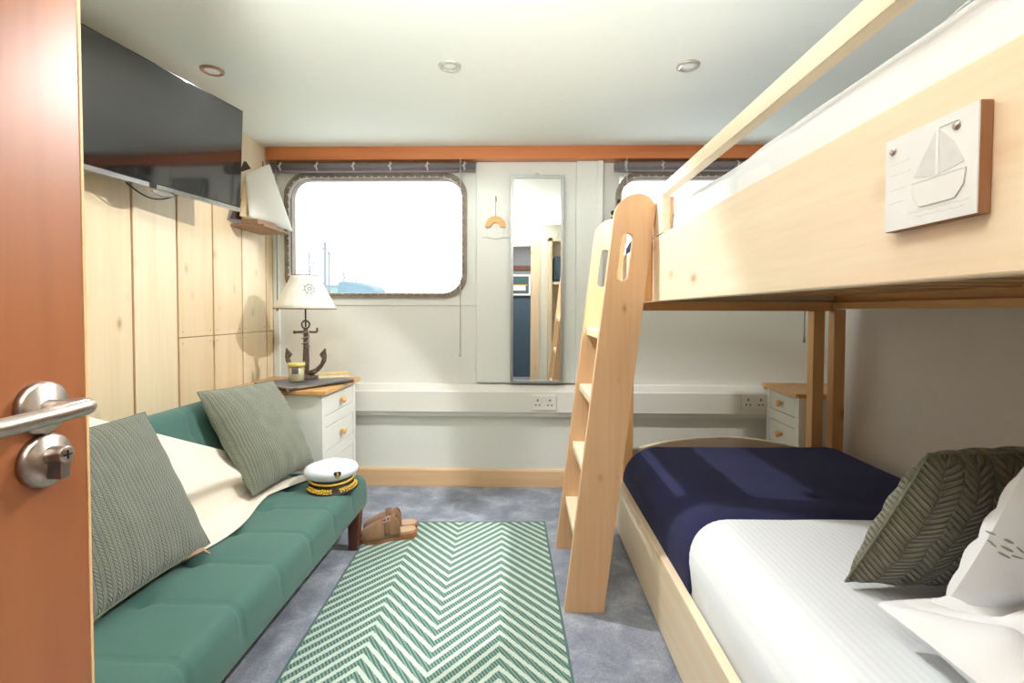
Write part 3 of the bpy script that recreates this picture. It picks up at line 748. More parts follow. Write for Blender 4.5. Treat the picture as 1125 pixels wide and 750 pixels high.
# ------------------------------------------------------------------ throw blanket on the futon
def throw_point(u_, v_, off=0.):
    y = .62+(2.115-.62)*u_
    # top edge height on the backrest falls away towards the far end
    s_top = .46 if y < 1.38 else (.46-(y-1.38)*.52 if y < 1.95 else .165-(y-1.95)*.6)
    s_top = max(.03, s_top)
    xf = -1.0+.03*sin(y*9)+(.0 if y < 1.45 else (y-1.45)*.02)+(.06*max(0, y-1.9)/.2)
    wide = .46 if y < 1.9 else .46*(1-(y-1.9)/.5)
    crease = Vector((-1.128, 0, ZT))
    Lb = s_top; Ls = abs(xf-crease.x); L = Lb+Ls; s = v_*L
    if s < Lb:
        q = Lb-s; x = crease.x-q*.34; z = crease.z+q*.94; N = Vector((.94, 0, .34))
    else:
        x = crease.x+(s-Lb); z = crease.z; N = Vector((0, 0, 1))
    # blend near the crease so the cloth hangs in a curve
    d = abs(s-Lb); k = max(0, 1-d/.07); N = (N+Vector((.7, 0, .7))*k).normalized()
    h = .010+.022*k
    # thick rolled fold
    c = .44+.03*sin(u_*14); w = (v_-c)/.10
    roll = .058*math.exp(-(w if w > 0 else w*.45)**2*(4.5 if w > 0 else 1))
    h += roll*(1 if y < 2.0 else max(0, 1-(y-2.0)/.1))
    h += .007*sin((v_*3.2+u_*6)*pi)*(.5+.5*sin(u_*9)) + .010*fb((y, v_, 0), 6, 3)
    edge = min(1, v_/.05, (1-v_)/.05); h = .006+(h-.006)*max(.0, edge)
    p = Vector((x, y, z))+N*(h+off); return p
mb = MB(); mb.grid(lambda a, b: throw_point(a, b), 90, 60)
t = thing('throw_blanket', 'rumpled cream throw spread over the futon seat and back, behind the cushions', 'blanket', (-1.1, 1.4, .31))
mb.build('cloth', 'cream', t, solid=.004)
mb = MB(); random.seed(3)
for k in range(11):
    y = 2.095+.02*random.random(); x = -1.03+.008*k; z = .335
    mb.tube([(x-.01, y, z+.008), (x+.012*random.random(), y+.025, z+.012*random.random()), (x+.02*random.random()-.002, y+.055+.02*random.random(), z-.006+.01*random.random())], [.004, .0045, .002], 6)
mb.build('tassel', 'tassel', t); mb = MB()
for k in range(8):
    mb.tube([(-1.165+.006*k, 1.86+.006*k, .405-.004*k), (-1.13+.008*k, 1.90+.02*random.random(), .372), (-1.095+.007*k, 1.925+.02*random.random(), .352)], [.004, .005, .002], 6)
mb.build('tassel', 'tassel', t); mb = MB()
for k in range(9):
    x = -1.005+.006*k
    mb.tube([(x-.03, 1.39-.004*k, .325), (x, 1.40+.02*random.random(), .326+.01*random.random()), (x+.022, 1.40+.03*random.random(), .322)], [.004, .0045, .002], 6)
mb.build('tassel', 'tassel', t)

# ------------------------------------------------------------------ cushions
def pillow(mb, BL, BR, TR, TL, thick, n=40, pinch=.05, wr=.004, seed=0., mi=0, power=.55, flip=1, crease=None):
    BL, BR, TR, TL = map(Vector, (BL, BR, TR, TL))
    N = ((BR-BL)+(TR-TL)).cross((TL-BL)+(TR-BR)).normalized()*flip
    W = ((BR-BL).length+(TR-TL).length)/2; Hh = ((TL-BL).length+(TR-BR).length)/2
    def S(u_, v_, side):
        a, b = u_*2-1, v_*2-1
        a2 = a*(1-pinch*(1-b*b)*abs(a)); b2 = b*(1-pinch*(1-a*a)*abs(b))
        uu, vv = (a2+1)/2, (b2+1)/2
        p = BL*(1-uu)*(1-vv)+BR*uu*(1-vv)+TR*uu*vv+TL*(1-uu)*vv
        f = max(0, (1-abs(a)**2.6)*(1-abs(b)**2.6))**power
        h = thick/2*f
        h += wr*fb((a*2, b*2, side), 2.2, seed)*f
        h += wr*.8*sin(a*17+b*5+seed)*math.exp(-((1-abs(b))/.18))*f*2
        h += wr*.8*sin(b*15-a*4+seed)*math.exp(-((1-abs(a))/.18))*f*2
        if crease: h += crease(a, b, side)*f
        return p+N*h*side
    mb.grid(lambda u_, v_: S(u_, v_, 1), n, n, mi, True, True)
    mb.grid(lambda u_, v_: S(u_, v_, -1), n, n, mi, True, True)
    # piping seam
    return S
def cushion(name, label, cat, corners, thick, mat, seed, pinch=.05, wr=.004, pipe=None, n=44, power=.55, flip=1):
    c = sum((Vector(q) for q in corners), Vector())/4
    t = thing(name, label, cat, (c.x, c.y, min(q[2] for q in corners)))
    mb = MB(); S = pillow(mb, *corners, thick, n, pinch, wr, seed, power=power, flip=flip)
    mb.build('cushion_cover', mat, t)
    if pipe:
        loop = [S(k/30, 0, 1) for k in range(30)]+[S(1, k/30, 1) for k in range(30)]+[S(1-k/30, 1, 1) for k in range(30)]+[S(0, 1-k/30, 1) for k in range(30)]
        MB().tube(loop, .0025, 6, closed=True).build('edge_seam', pipe, t)
    return t, S
plainv = fabric('cushion_seam_velvet', srgb(110, 116, 96), .9, 500, .2, .3)
cushion('throw_cushion', 'grey-green woven velvet cushion at the front of the futon, beside the door', 'cushion',
        ((-.995, 1.010, .332), (-.972, 1.462, .328), (-1.250, 1.560, .715), (-1.275, 1.110, .715)), .12, 'weave1', 1., .03, .004, plainv, flip=1)
cushion('throw_cushion', 'sage woven velvet cushion leaning on the far end of the futon back', 'cushion',
        ((-1.045, 1.83, .335), (-.955, 2.165, .365), (-1.165, 2.215, .725), (-1.262, 1.835, .735)), .17, 'weave2', 4., .02, .004, plainv, flip=1)

# ------------------------------------------------------------------ captain's cap
kx, ky, kz = -.82, 2.035, .300
t = thing('captain_cap', 'white captain cap with black and gold peak on the far end of the futon', 'hat', (kx, ky, kz))
S_ = .93
mb = MB(); pr = [(0, .044), (.086, .046), (.104, .054), (.116, .068), (.119, .080), (.112, .093), (.092, .104), (.06, .113), (.03, .117), (0, .117)]
vs0 = len(mb.v); mb.lathe([(r_*S_, z*S_*1.02) for r_, z in pr], (kx, ky, kz), 48)
for p in mb.v:
    dy = (p.y-ky); a = math.atan2(p.y-ky, p.x-kx)
    if p.z > kz+.05: p.z += -.10*dy*.9*.5+.0012*sin(5*a)+.004*fb(tuple(p), 22)-.010*max(0, cos(a*1.0))*0
mb.build('crown', 'capwhite', t)
mb = MB(); mb.lathe([(0, .0), (.093*S_, .0), (.096*S_, .01), (.097*S_, .047), (0, .05)], (kx, ky, kz+.002), 40); mb.build('band', 'capblack', t)
mb = MB()
mb.tube([(kx+.0985*S_*cos(a), ky+.0985*S_*sin(a), kz+.044-.010*(-sin(a))) for a in [pi+pi*k/24 for k in range(25)]], .0048, 8)
for sg in (-1, 1): mb.ball((kx+sg*.096*S_, ky-.01, kz+.042), .007, .007, .007, 8)
mb.build('chin_cord', 'gold', t)
def visor(u_, v_):
    a = pi+.12+(pi-.24)*u_; r0 = .092*S_; ext = .048*S_*sin(pi*(.04+.92*u_))**.6
    rr = r0+ext*v_; return Vector((kx+rr*cos(a)*1.0, ky+rr*sin(a), kz+.030-.024*v_*sin(pi*(.04+.92*u_))**.5-.004*v_))
mb = MB(); mb.grid(visor, 30, 6); mb.build('peak', 'capblack', t, solid=.003)
mb = MB(); random.seed(5)
for sg in (-1, 1):
    for k in range(11):
        u_ = .5+sg*(.06+.036*k)
        for vv in (.45, .75):
            p = visor(u_, vv+.05*random.random()); mb.ball(p+Vector((0, 0, .0025)), .0062, .0042, .003, 6, M4=Matrix.Rotation(sg*.6+(vv-.5)*2, 4, 'Z'))
    mb.tube([visor(.5+sg*(.05+.4*k/8), .6)+Vector((0, 0, .002)) for k in range(9)], .0022, 6)
mb.build('oak_leaf_braid', 'gold', t)
mb = MB(); bx, by, bz = kx+.008, ky-.114*S_, kz+.079
mb.prism([(bx-.015, bz+.008), (bx-.011, bz+.013), (bx+.011, bz+.013), (bx+.015, bz+.008), (bx+.010, bz-.006), (bx, bz-.013), (bx-.010, bz-.006)], by-.006, by+.004, 'Y'); mb.build('badge', 'capblack', t)
mb = MB(); mb.tube([(bx, by-.007, bz+.009), (bx, by-.007, bz-.008)], .0016, 6); mb.tube([(bx+.007*cos(a), by-.007, bz-.001+.007*sin(a)) for a in [pi+pi*k/8 for k in range(9)]], .0015, 6)
mb.tube([(bx-.005, by-.007, bz+.005), (bx+.005, by-.007, bz+.005)], .0014, 6); mb.ball((bx, by-.007, bz+.0105), .0025, .002, .0025, 6); mb.build('anchor_badge', 'gold', t)
t.rotation_euler = (0, 0, R(30))

# ------------------------------------------------------------------ clogs
def clog(loc, rz, label, mir=1):
    t = thing('suede_clog', label, 'shoe', loc, rz); Wm = world(t)
    T = lambda p: Wm @ Vector((p[0], p[1]*mir, p[2]))
    L = .255
    def halfw(s, side):   # s 0 toe .. 1 heel
        base = .048*math.sqrt(max(0, 1-((.30-s)/.30)**2)) if s < .30 else (.048-.014*min(1, (s-.30)/.3) if s < .72 else .0345)
        if s > .86: base *= math.sqrt(max(0, 1-((s-.86)/.14)**2))
        if side < 0 and .35 < s < .7: base -= .006*sin((s-.35)/.35*pi)
        return base
    S2 = [0, .02, .05, .09, .14, .2, .27, .35, .43, .5, .57, .64, .71, .78, .84, .89, .93, .96, .985, 1]
    out = [(L*s, halfw(s, 1)) for s in S2]+[(L*s, -halfw(s, -1)) for s in S2[::-1]]
    mb = MB(); n = len(out)
    mb.add([T((x, y*1.02, 0)) for x, y in out]+[T((x, y*1.06, .024)) for x, y in out], [tuple(range(n)), tuple(range(2*n-1, n-1, -1))]+[(i, (i+1) % n, (i+1) % n+n, i+n) for i in range(n)])
    mb.build('sole', 'cork', t, weld=True)
    mb = MB(); o2 = [(L*.5+(x-L*.5)*.95, y*.9) for x, y in out]
    mb.add([T((x, y, .0245)) for x, y in o2]+[T((x, y, .031 if x < L*.6 else .034)) for x, y in o2], [tuple(range(n)), tuple(range(2*n-1, n-1, -1))]+[(i, (i+1) % n, (i+1) % n+n, i+n) for i in range(n)])
    mb.build('footbed', 'footbed', t, weld=True)
    def upper(u_, v_):
        s = u_*.70; s_e = s+ .06*(1-abs(v_*2-1))*0
        a = pi*v_
        hw = max(.0015, halfw(min(s, .99), 1 if cos(a) > 0 else -1)*1.05)
        hgt = .020+.045*min(1, (s/.30))**.55+(.024*max(0, (s-.25)/.41)) if s > .0 else .010
        # throat opening: rear edge is cut back over the top
        x = L*(s-(.17*sin(a)**2)*max(0, (u_-.75)/.25)*0)
        x = L*s-L*.10*(sin(a)**3)*max(0, (u_-.6)/.4)
        return T((x, hw*cos(a), .018+hgt*max(0, sin(a))**.75))
    mb = MB(); mb.grid(upper, 26, 24); mb.build('upper', 'suede', t, solid=.003)
    def strap(u_, v_):
        a = pi*(.03+.94*u_); s = .43+.10*v_; hw = halfw(s, 1 if cos(a) > 0 else -1)*1.05+.003
        hgt = .020+.045+(.024*max(0, (s-.25)/.41))+.003
        return T((L*s-L*.02*sin(a), hw*cos(a), .018+hgt*max(0, sin(a))**.75+.002))
    mb = MB(); mb.grid(strap, 22, 4); st = mb.build('strap', 'suede2', t, solid=.004)
    c = (strap(.66, .5)); mb = MB()
    q = [strap(.60, -.1), strap(.72, -.1), strap(.72, 1.1), strap(.60, 1.1)]
    nn = (q[1]-q[0]).cross(q[3]-q[0]).normalized(); nn = nn if nn.z > 0 else -nn
    mb.tube([p+nn*.004 for p in q], .002, 6, closed=True); mb.tube([(q[0]+q[3])/2+nn*.004, (q[1]+q[2])/2+nn*.004], .0016, 6)
    mb.build('buckle', 'steel', st)
    return t
c = clog((-.735, 2.145, .0), R(17), 'brown suede clog nearer the camera, its heel on the rug corner')
c.location.z = .003; c.rotation_euler[1] = -R(1.6)
clog((-.755, 2.245, .0), R(15), 'brown suede clog farther from the camera, behind its partner', -1)

# ------------------------------------------------------------------ rug
rr_ = math.atan2(.034, -1.01)
t = thing('area_rug', 'green and cream herringbone rug on the grey carpet', 'rug', (-.672, .86, 0), R(2.0))
Wm = world(t); RW, RL = .83, 1.49
mb = MB(); mb.box(0, RW, 0, RL, .0005, .007, 0, Wm); mb.build('pile', 'rug', t)
mb = MB()
for a in ((-.007, .002, -.007, RL+.007), (RW-.002, RW+.007, -.007, RL+.007), (0, RW, -.007, .002), (0, RW, RL-.002, RL+.007)): mb.box(*a, .0004, .0082, 0, Wm)
mb.build('binding', 'rugedge', t, bevel=.002)

# ------------------------------------------------------------------ ladder
t = thing('bunk_ladder', 'leaning pine ladder with rounded hand-grip stiles against the bunk bed', 'ladder', (.25, 1.9, 0))
def stile(y0, y1, xb0, xb1):
    """sloping plank with a rounded head and a hand slot; outline in XZ"""
    k = .1165; w = xb1-xb0; zc = 1.455-w/2*.98
    out = [(xb0, 0), (xb1, 0)]
    cxt = (xb0+xb1)/2+k*zc
    for q in range(17):
        a = pi*q/16; out.append((cxt+w/2*cos(a)+.012*sin(a), zc+w/2*.98*sin(a)))
    # slot, sloping with the plank, same point count by resampling
    sc = []; sx = xb0+.052+k*0; s0, s1 = 1.178, 1.302; sw = .020
    def ctr(z): return xb0+.055+k*z*1.0
    for q in range(10): a = -pi+pi*q/9; sc.append((ctr(s0)+sw*cos(a), s0+sw*sin(a)))
    for q in range(9): a = pi*q/8; sc.append((ctr(s1)+sw*cos(a), s1+sw*sin(a)))
    mb = MB(); mb.plate([out, sc], y0, y1, 'Y')
    return mb
for y0, y1 in ((1.668, 1.698), (2.122, 2.152)):
    stile(y0, y1, .148, .286).build('stile', 'ladder', t, bevel=.0025, weld=True)
for z in (.237, .482, .736, .981):
    x = .162+.1165*z
    MB().box(x, x+.115, 1.698, 2.122, z-.030, z).build('tread', 'pineY', t, bevel=.003)

# ------------------------------------------------------------------ bunk bed
t = thing('bunk_bed', 'pine bunk bed with a deep upper side board and guard rail', 'bunk bed', (1.0, 1.3, 0))
BX0, BX1, BY0, BY1 = .45, 1.50, .16, 2.35
MB().box(BX0, BX0+.026, BY0, BY1, 1.088, 1.306).build('upper_side_board', 'pineY', t, bevel=.003)
MB().box(BX0+.026, BX0+.05, BY0, 2.30, 1.092, 1.13).build('slat_batten', 'beam', t, bevel=.002)
# guard rail with a curved corner into its upright
rail = MB(); rr = .045; yE, zE = 1.705, 1.467
pts = [(BY0, 1.430), (1.592, 1.430), (1.592, 1.310), (yE, 1.310)]
for q in range(9): a = pi/2*q/8; pts.append((yE-rr+rr*cos(a), zE-rr+rr*sin(a)))
pts += [(BY0, zE)]
rail.plate([pts], BX0, BX0+.026, 'X'); rail.build('guard_rail', 'pineY', t, bevel=.002)
MB().box(BX0+.0265, BX0+.040, 1.594, 1.70, 1.14, 1.428).build('rail_upright', 'ladder', t, bevel=.002)
MB().box(.424, .4495, 1.706, 1.745, 1.088, 1.40).build('ladder_cleat', 'beamZ', t, bevel=.003)
MB().box(BX1-.026, BX1, BY0, BY1, 1.068, 1.300).build('upper_back_board', 'beam', t, bevel=.003)
MB().box(BX1-.055, BX1-.026, BY0, 2.30, 1.068, 1.098).build('slat_batten', 'beam', t, bevel=.002)
MB().box(BX0+.026, BX1-.026, 2.305, BY1, 1.058, 1.102).build('cross_beam', 'beamX', t, bevel=.002)
MB().box(BX0+.026, BX1-.026, 2.325, BY1, 1.103, 1.300).build('upper_end_board', 'pineX', t, bevel=.003)
for k in range(14): MB().box(BX0+.03, BX1-.03, .28+.148*k, .35+.148*k, 1.13, 1.145).build('slat', 'beamX', t)
for x0, x1 in ((1.362, 1.414), (1.458, 1.510)): MB().box(x0, x1, 2.352 if x0 > 1.6 else 2.30, 2.348 if x0 < 1.6 else 2.4, 0 if x0 < 1.4 else 0, 1.058 if x0 < 1.44 else 1.066).build('post', 'beamZ', t, bevel=.002)
MB().box(BX0+.027, BX0+.075, 2.30, 2.345, 0, 1.087).build('post', 'beamZ', t, bevel=.002)
for x in (BX0+.027, BX1-.05): MB().box(x, x+.045, BY0, BY0+.045, 0, 1.067).build('post', 'beamZ', t, bevel=.002)
MB().box(BX0, BX0+.026, BY0, 2.35, .012, .252).build('lower_side_board', 'pineY', t, bevel=.003)
MB().box(BX1-.006, BX1+.018, BY0, 2.29, .10, .30).build('lower_back_board', 'beam', t, bevel=.003)
# arched footboard of the lower bed
mb = MB(); pts = [(.478, .10), (1.355, .10)]
for q in range(25):
    f = q/24; x = 1.355-(1.355-.478)*f; pts.append((x, .372+.083*sin(pi*(x-.45)/(1.46-.45))**1.0))
mb.prism(pts, 2.318, 2.345, 'Y'); mb.build('arched_footboard', 'pineX', t, bevel=.003)
MB().box(.48, 1.49, .2, 2.3, .14, .16).build('lower_base', 'beamX', t)

# plaque on the board
t = thing('sailboat_plaque', 'white wooden plaque carved with a sailboat on the upper bunk board', 'plaque', (.44, .54, 1.15))
PY0, PY1, PZ0, PZ1 = .479, .599, 1.148, 1.257
mb = MB(); mb.box(.4375, .4495, PY0, PY1, PZ0, PZ1); mb.build('block', 'plaqueedge', t, bevel=.001)
mb = MB(); mb.box(.436, .4375, PY0+.0006, PY1-.0006, PZ0+.0006, PZ1-.0006); mb.build('painted_face', 'plaque', t)
# local plaque frame: s runs left->right as seen (towards the camera), so y falls
def pq(s, z): return (PY1-(PY1-PY0)*s, PZ0+(PZ1-PZ0)*z)
def flat(mb, P, d=.0005, mi=0): mb.prism([pq(*p) for p in P], .436-d, .4361, 'X', mi)
mb = MB(); flat(mb, [(.36, .50), (.60, .46), (.60, .90)]); flat(mb, [(.63, .46), (.88, .50), (.78, .72), (.64, .88)]); mb.build('carved_sails', 'relief', t)
mb = MB(); flat(mb, [(.34, .44), (.90, .44), (.88, .30), (.80, .19), (.44, .19), (.36, .30)], .0007); flat(mb, [(.60, .92), (.63, .92), (.63, .45), (.60, .45)], .0008, 0); flat(mb, [(.63, .99), (.82, .90), (.63, .90)], .0007, 0)
mb.build('carved_hull', ['plaque', 'reliefd'], t)
mb = MB()
def squig(z, s0, s1, amp=.006, w=.0003):
    mb.tube([(.4360,)+pq(s0+(s1-s0)*k/16, z+amp*sin(k*1.7)) for k in range(17)], w, 5)
loopo = [(.34, .44), (.90, .44), (.88, .30), (.80, .19), (.44, .19), (.36, .30), (.34, .44)]
mb.tube([(.4352,)+pq(*p) for p in loopo], .0004, 5)
for z, s0, s1 in ((.72, .06, .30), (.60, .06, .32), (.44, .06, .26), (.30, .06, .24), (.15, .30, .93), (.10, .36, .88)): squig(z, s0, s1)
mb.build('carved_lines', 'relief', t)
for s_, z_ in ((.10, .86), (.80, .85)):
    yy, zz = pq(s_, z_); mb = MB(); mb.lathe([(0, -.003), (.003, -.0028), (.0042, -.0015), (.0042, 0)], (.4362, yy, zz), 20, 0, 'X'); mb.build('screw_cap', 'steel', t)

# ------------------------------------------------------------------ upper bedding
def bed_grid(x0, x1, y0, y1, zlow, ztop, r, nx=70, ny=110, wav=.004, seed=0., dome=0.):
    """mattress-like top: rounded over all four sides"""
    def f(u_, v_):
        # u wraps over the two long sides
        Lx = x1-x0; side = ztop-zlow; tot = Lx+2*side; s = u_*tot
        def corner(dist):   # distance travelled from bottom of side
            return dist
        if s < side: X, Zz = x0, zlow+s
        elif s > side+Lx: X, Zz = x1, ztop-(s-side-Lx)
        else: X, Zz = x0+(s-side), ztop
        # rounding
        dx = min(X-x0, x1-X); dz = ztop-Zz
        if dx < r and dz < r:
            cxx = x0+r if X < (x0+x1)/2 else x1-r
            v = Vector((X-cxx, Zz-(ztop-r)))
            m = max(abs(v.x), abs(v.y), 1e-6); v = v*(m/max(v.length, 1e-6)); X, Zz = cxx+v.x, ztop-r+v.y
        Y = y0+(y1-y0)*v_
        e = min(Y-y0, y1-Y); er = 0 if e > r else r-math.sqrt(max(0, r*r-(r-e)**2))
        top = max(0, (Zz-zlow)/(ztop-zlow))
        Zz -= er*top
        Zz += dome*top*(1-((X-(x0+x1)/2)/((x1-x0)/2))**2)
        Zz += wav*top*(fb((X, Y, 0), 3.5, seed)+.5*fb((X, Y, 1), 9, seed))
        X += wav*.8*fb((Y, Zz, 2), 7, seed)*(1 if dx < r else 0)
        return Vector((X, Y, Zz))
    mb = MB(); mb.grid(f, nx, ny)
    return mb, f
def end_caps(mb, f, nx, zlow, drop=None):
    for vv in (0., 1.):
        row = [f(k/nx, vv) for k in range(nx+1)]; n0 = len(row)
        mb.add(row+[Vector((p.x, p.y, zlow if drop is None else p.z-drop)) for p in row], [(k, k+1, n0+k+1, n0+k) for k in range(nx)], 0, True)

t = thing('upper_bunk_bedding', 'white striped duvet and mattress on the upper bunk', 'bedding', (1.0, 1.2, 1.146))
mb, f = bed_grid(.485, 1.468, .20, 1.735, 1.147, 1.446, .12, wav=.012, seed=5.); end_caps(mb, f, 70, 1.147); mb.build('duvet', 'bedding', t)
mb = MB(); mb.box(.49, 1.465, .21, 2.30, 1.146, 1.26); mb.build('mattress', 'white_linen', t, bevel=.02)
mb = MB(); mb.tube([(.505+.05*k/14, .70-.010*k, 1.375+.075*(k/14)**.8) for k in range(15)], .0022, 6); mb.tube([(.555+.4*k/10, .56-.02*k, 1.450) for k in range(11)], .0022, 6); mb.build('duvet_seam', 'relief', t)
mb, f = bed_grid(.482, 1.47, 1.70, 2.318, 1.262, 1.40, .06, 50, 40, .008, 8.); end_caps(mb, f, 50, 1.262)
o = mb.build('navy_throw', 'navy'); tag(o, 'navy blanket folded over the foot of the upper bunk', 'blanket')

# ------------------------------------------------------------------ lower bedding
ZM = .432
mb, f = bed_grid(.484, 1.488, .20, 2.285, .17, ZM, .13, wav=.004, seed=2.); end_caps(mb, f, 70, .17)
t = thing('lower_bunk_mattress', 'white satin-striped bedding on the lower bunk', 'bedding', (1.0, 1.2, .16))
mb.build('fitted_cover', 'bedding', t)
mb, f = bed_grid(.478, 1.493, 1.372, 2.300, .20, ZM+.011, .135, 70, 80, wav=.005, seed=2.); end_caps(mb, f, 70, .36, .012)
o = mb.build('navy_blanket', 'navy', solid=.004)
tag(o, 'navy blanket laid across the foot of the lower bunk', 'blanket')

# olive cushion leaning back on the pillows
cushion('throw_cushion', 'olive quilted velvet cushion leaning on the white pillows of the lower bunk', 'cushion',
        ((.728, 1.092, .446), (1.135, 1.150, .446), (1.185, .975, .790), (.766, .925, .786)), .15, 'weave3', 9., .03, .006, plainv, flip=1)
# white pillows
def cr1(a, b, side): return .018*math.sin(3.1*a+2.6*b+.4)*math.exp(-abs(a-.3*b+.35)*2)+.016*(-math.exp(-((a*.8-b*.6+.25)/.10)**2))
def cr2(a, b, side):
    h = -.075*math.exp(-((a*.80+b*.60+.10)/.15)**2)*(1 if a < .4 else .4)+.016*math.exp(-((a*.4+b*.9-.55)/.12)**2)
    h += -.034*math.exp(-((a*.9-b*.4+.72)/.06)**2)+.034*math.exp(-((a*.95-b*.3+.50)/.08)**2)+.012*sin(8*a+5*b)
    return h
t = thing('pillow', 'white pillow with a small grey bee motif propped behind the olive cushion', 'pillow', (.95, .8, .45))
mb = MB(); S = pillow(mb, (.80, .935, .47), (1.36, .965, .47), (1.33, .705, .865), (.715, .695, .845), .16, 50, .03, .008, 2., crease=cr1); mb.build('pillowcase', 'white_linen', t)
# motif on the side that faces the camera
sd = 1
mb = MB()
def onp(u_, v_, r1, r2, rot=0):
    p = S(u_, v_, sd); q = S(u_+.01, v_, sd)-p; w_ = S(u_, v_+.01, sd)-p; q.normalize(); w_ = (w_-q*w_.dot(q)).normalized(); nn = q.cross(w_)
    mat = Matrix((q, w_, nn)).transposed(); mb.ball(p, r1, r2, .0015, 8, M4=(mat @ Matrix.Rotation(rot, 3, 'Z')).to_4x4())
bu, bv = .018, .585
for k, dv in enumerate((.035, .0, -.035)): onp(bu, bv+dv, .0085-(.002 if k == 0 else 0), .0028)
for dx, dv, rt in ((-.05, .02, .5), (.05, .02, -.5), (-.04, -.02, -.2), (.045, -.015, .2)): onp(bu+dx*.4, bv+dv, .0075, .0018, rt)
mb.build('bee_motif', 'bee', t)
t = thing('pillow', 'white creased pillow lying flat in the near corner of the lower bunk', 'pillow', (.95, .66, .45))
mb = MB(); pillow(mb, (.655, .40, .515), (1.36, .38, .54), (1.38, .88, .60), (.672, .925, .500), .13, 56, .02, .010, 6., crease=cr2, power=.5); mb.build('pillowcase', 'white_linen', t)

# ------------------------------------------------------------------ door at the left
r = sroot('door_1', (-.52, YF, 0), 'open varnished wooden cabin door at the left edge')
DX = -.48
MB().box(DX-.042, DX, YF+.004, .517, .01, 1.75).build('door_leaf', 'door', r, bevel=.0015)
MB().box(DX-.042, DX+.0004, .5172, .5202, .01, 1.75).build('edge_lipping', 'lip', r)
hy, hz = .466, .955
mb = MB(); mb.lathe([(0, 0), (.026, 0), (.026, .006), (.0235, .009), (0, .0095)], (DX, hy, hz), 40, 0, 'X'); hr = mb.build('handle_rose', 'steel', r)
mb = MB(); pts = [(DX+.008, hy, hz), (DX+.035, hy, hz)]
for q in range(1, 9): a = pi/2*q/8; pts.append((DX+.035+.019*sin(a)+.0, hy-.019*(1-cos(a))+.0, hz))
pts += [(DX+.055, hy-.06, hz), (DX+.056, hy-.125, hz)]
# the neck leaves the rose, swings forward and returns toward the hinge
pts = [(DX+.006, hy, hz), (DX+.024, hy+.002, hz), (DX+.034, hy+.006, hz+.001)]
for q in range(0, 9):
    a = pi*.5*q/8; pts.append((DX+.037+.010*sin(a), hy+.007-.009*(1-cos(a)), hz+.001))
pts += [(DX+.048, hy-.03, hz), (DX+.049, hy-.08, hz-.001), (DX+.049, hy-.13, hz-.002)]
mb.tube(pts, .0082, 20); mb.build('lever_handle', 'steel', r)
mb = MB(); ky_, kz_ = .468, .902
mb.lathe([(0, 0), (.0265, 0), (.0265, .006), (.024, .009), (0, .0095)], (DX, ky_, kz_), 40, 0, 'X'); kr = mb.build('lock_rose', 'steel', r)
mb = MB(); mb.lathe([(0, .009), (.0085, .009), (.0085, .026), (0, .0265)], (DX, ky_, kz_+.006), 24, 0, 'X')
mb.box(DX+.009, DX+.024, ky_-.005, ky_+.005, kz_-.018, kz_+.004); mb.build('lock_cylinder', 'steel', kr, bevel=.001)
mb = MB(); mb.box(DX+.0263, DX+.0269, ky_-.0045, ky_+.0045, kz_+.0053, kz_+.0067); mb.box(DX+.0263, DX+.0269, ky_-.0007, ky_+.0007, kz_+.0015, kz_+.0105); mb.build('key_slot', 'black', kr)

# ------------------------------------------------------------------ what the mirror sees beside the doorway
t = thing('pine_wardrobe', 'tall pine wardrobe beside the doorway, seen only in the mirror', 'wardrobe', (.5, -.05, 0))
mb = MB(); mb.box(.285, .325, -.119, .10, 0, 1.83); mb.box(.70, .74, -.119, .10, 0, 1.83); mb.box(.285, .74, -.119, .10, 1.79, 1.83); mb.box(.325, .70, -.119, -.10, 0, 1.79); mb.box(.325, .70, -.10, .09, 1.30, 1.33)
mb.build('carcass', 'pineZ', t, bevel=.002)
o = MB().box(.34, .68, -.09, .06, 1.3305, 1.62).build('folded_blanket', 'slate', bevel=.03); tag(o, 'folded blue blanket in the pine wardrobe, seen only in the mirror', 'blanket')

# ------------------------------------------------------------------ harbour outside
mb = MB(); mb.box(-400, 400, 8, 900, -2.2, -2.0)
water = plain('pale_harbour_water', srgb(150, 160, 166), .35, nscale=.3, namp=.04); struct(mb.build('floor_water', water))
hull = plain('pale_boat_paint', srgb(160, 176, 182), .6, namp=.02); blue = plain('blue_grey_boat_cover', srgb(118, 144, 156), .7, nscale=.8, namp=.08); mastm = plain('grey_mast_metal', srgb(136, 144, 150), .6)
def yacht(x, y, ht, label, boom=True, stay=True):
    t = thing('yacht', label, 'boat', (x, y, -2.0), group='yachts moored beyond the window')
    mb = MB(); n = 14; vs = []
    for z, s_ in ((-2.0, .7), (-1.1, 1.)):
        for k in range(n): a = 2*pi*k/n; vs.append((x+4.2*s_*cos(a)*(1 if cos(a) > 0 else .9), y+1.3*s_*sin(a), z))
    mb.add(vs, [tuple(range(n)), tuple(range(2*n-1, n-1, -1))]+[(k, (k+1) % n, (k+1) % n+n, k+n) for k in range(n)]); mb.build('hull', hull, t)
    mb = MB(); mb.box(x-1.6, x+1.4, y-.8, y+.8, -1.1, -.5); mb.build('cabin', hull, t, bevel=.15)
    mb = MB(); mb.tube([(x, y, -.6), (x, y, ht)], [.13, .09], 8); mb.ball((x, y, ht), .11, .11, .16, 6); mb.build('mast', mastm, t)
    if stay: mb = MB(); mb.tube([(x, y, ht-.1), (x-4.0, y, -.9)], .03, 5); mb.tube([(x, y, ht-.1), (x+3.8, y, -.9)], .03, 5); mb.build('stays', mastm, t)
yacht(-12.40, 30, 5.20, 'white yacht with the tallest mast, seen through the left window', True)
yacht(-16.2, 40, 5.85, 'white yacht with a bare mast just right of the tallest one', stay=False)
yacht(-22.3, 50, 7.0, 'white yacht whose mast stands left of the tallest one, above the lampshade', True)
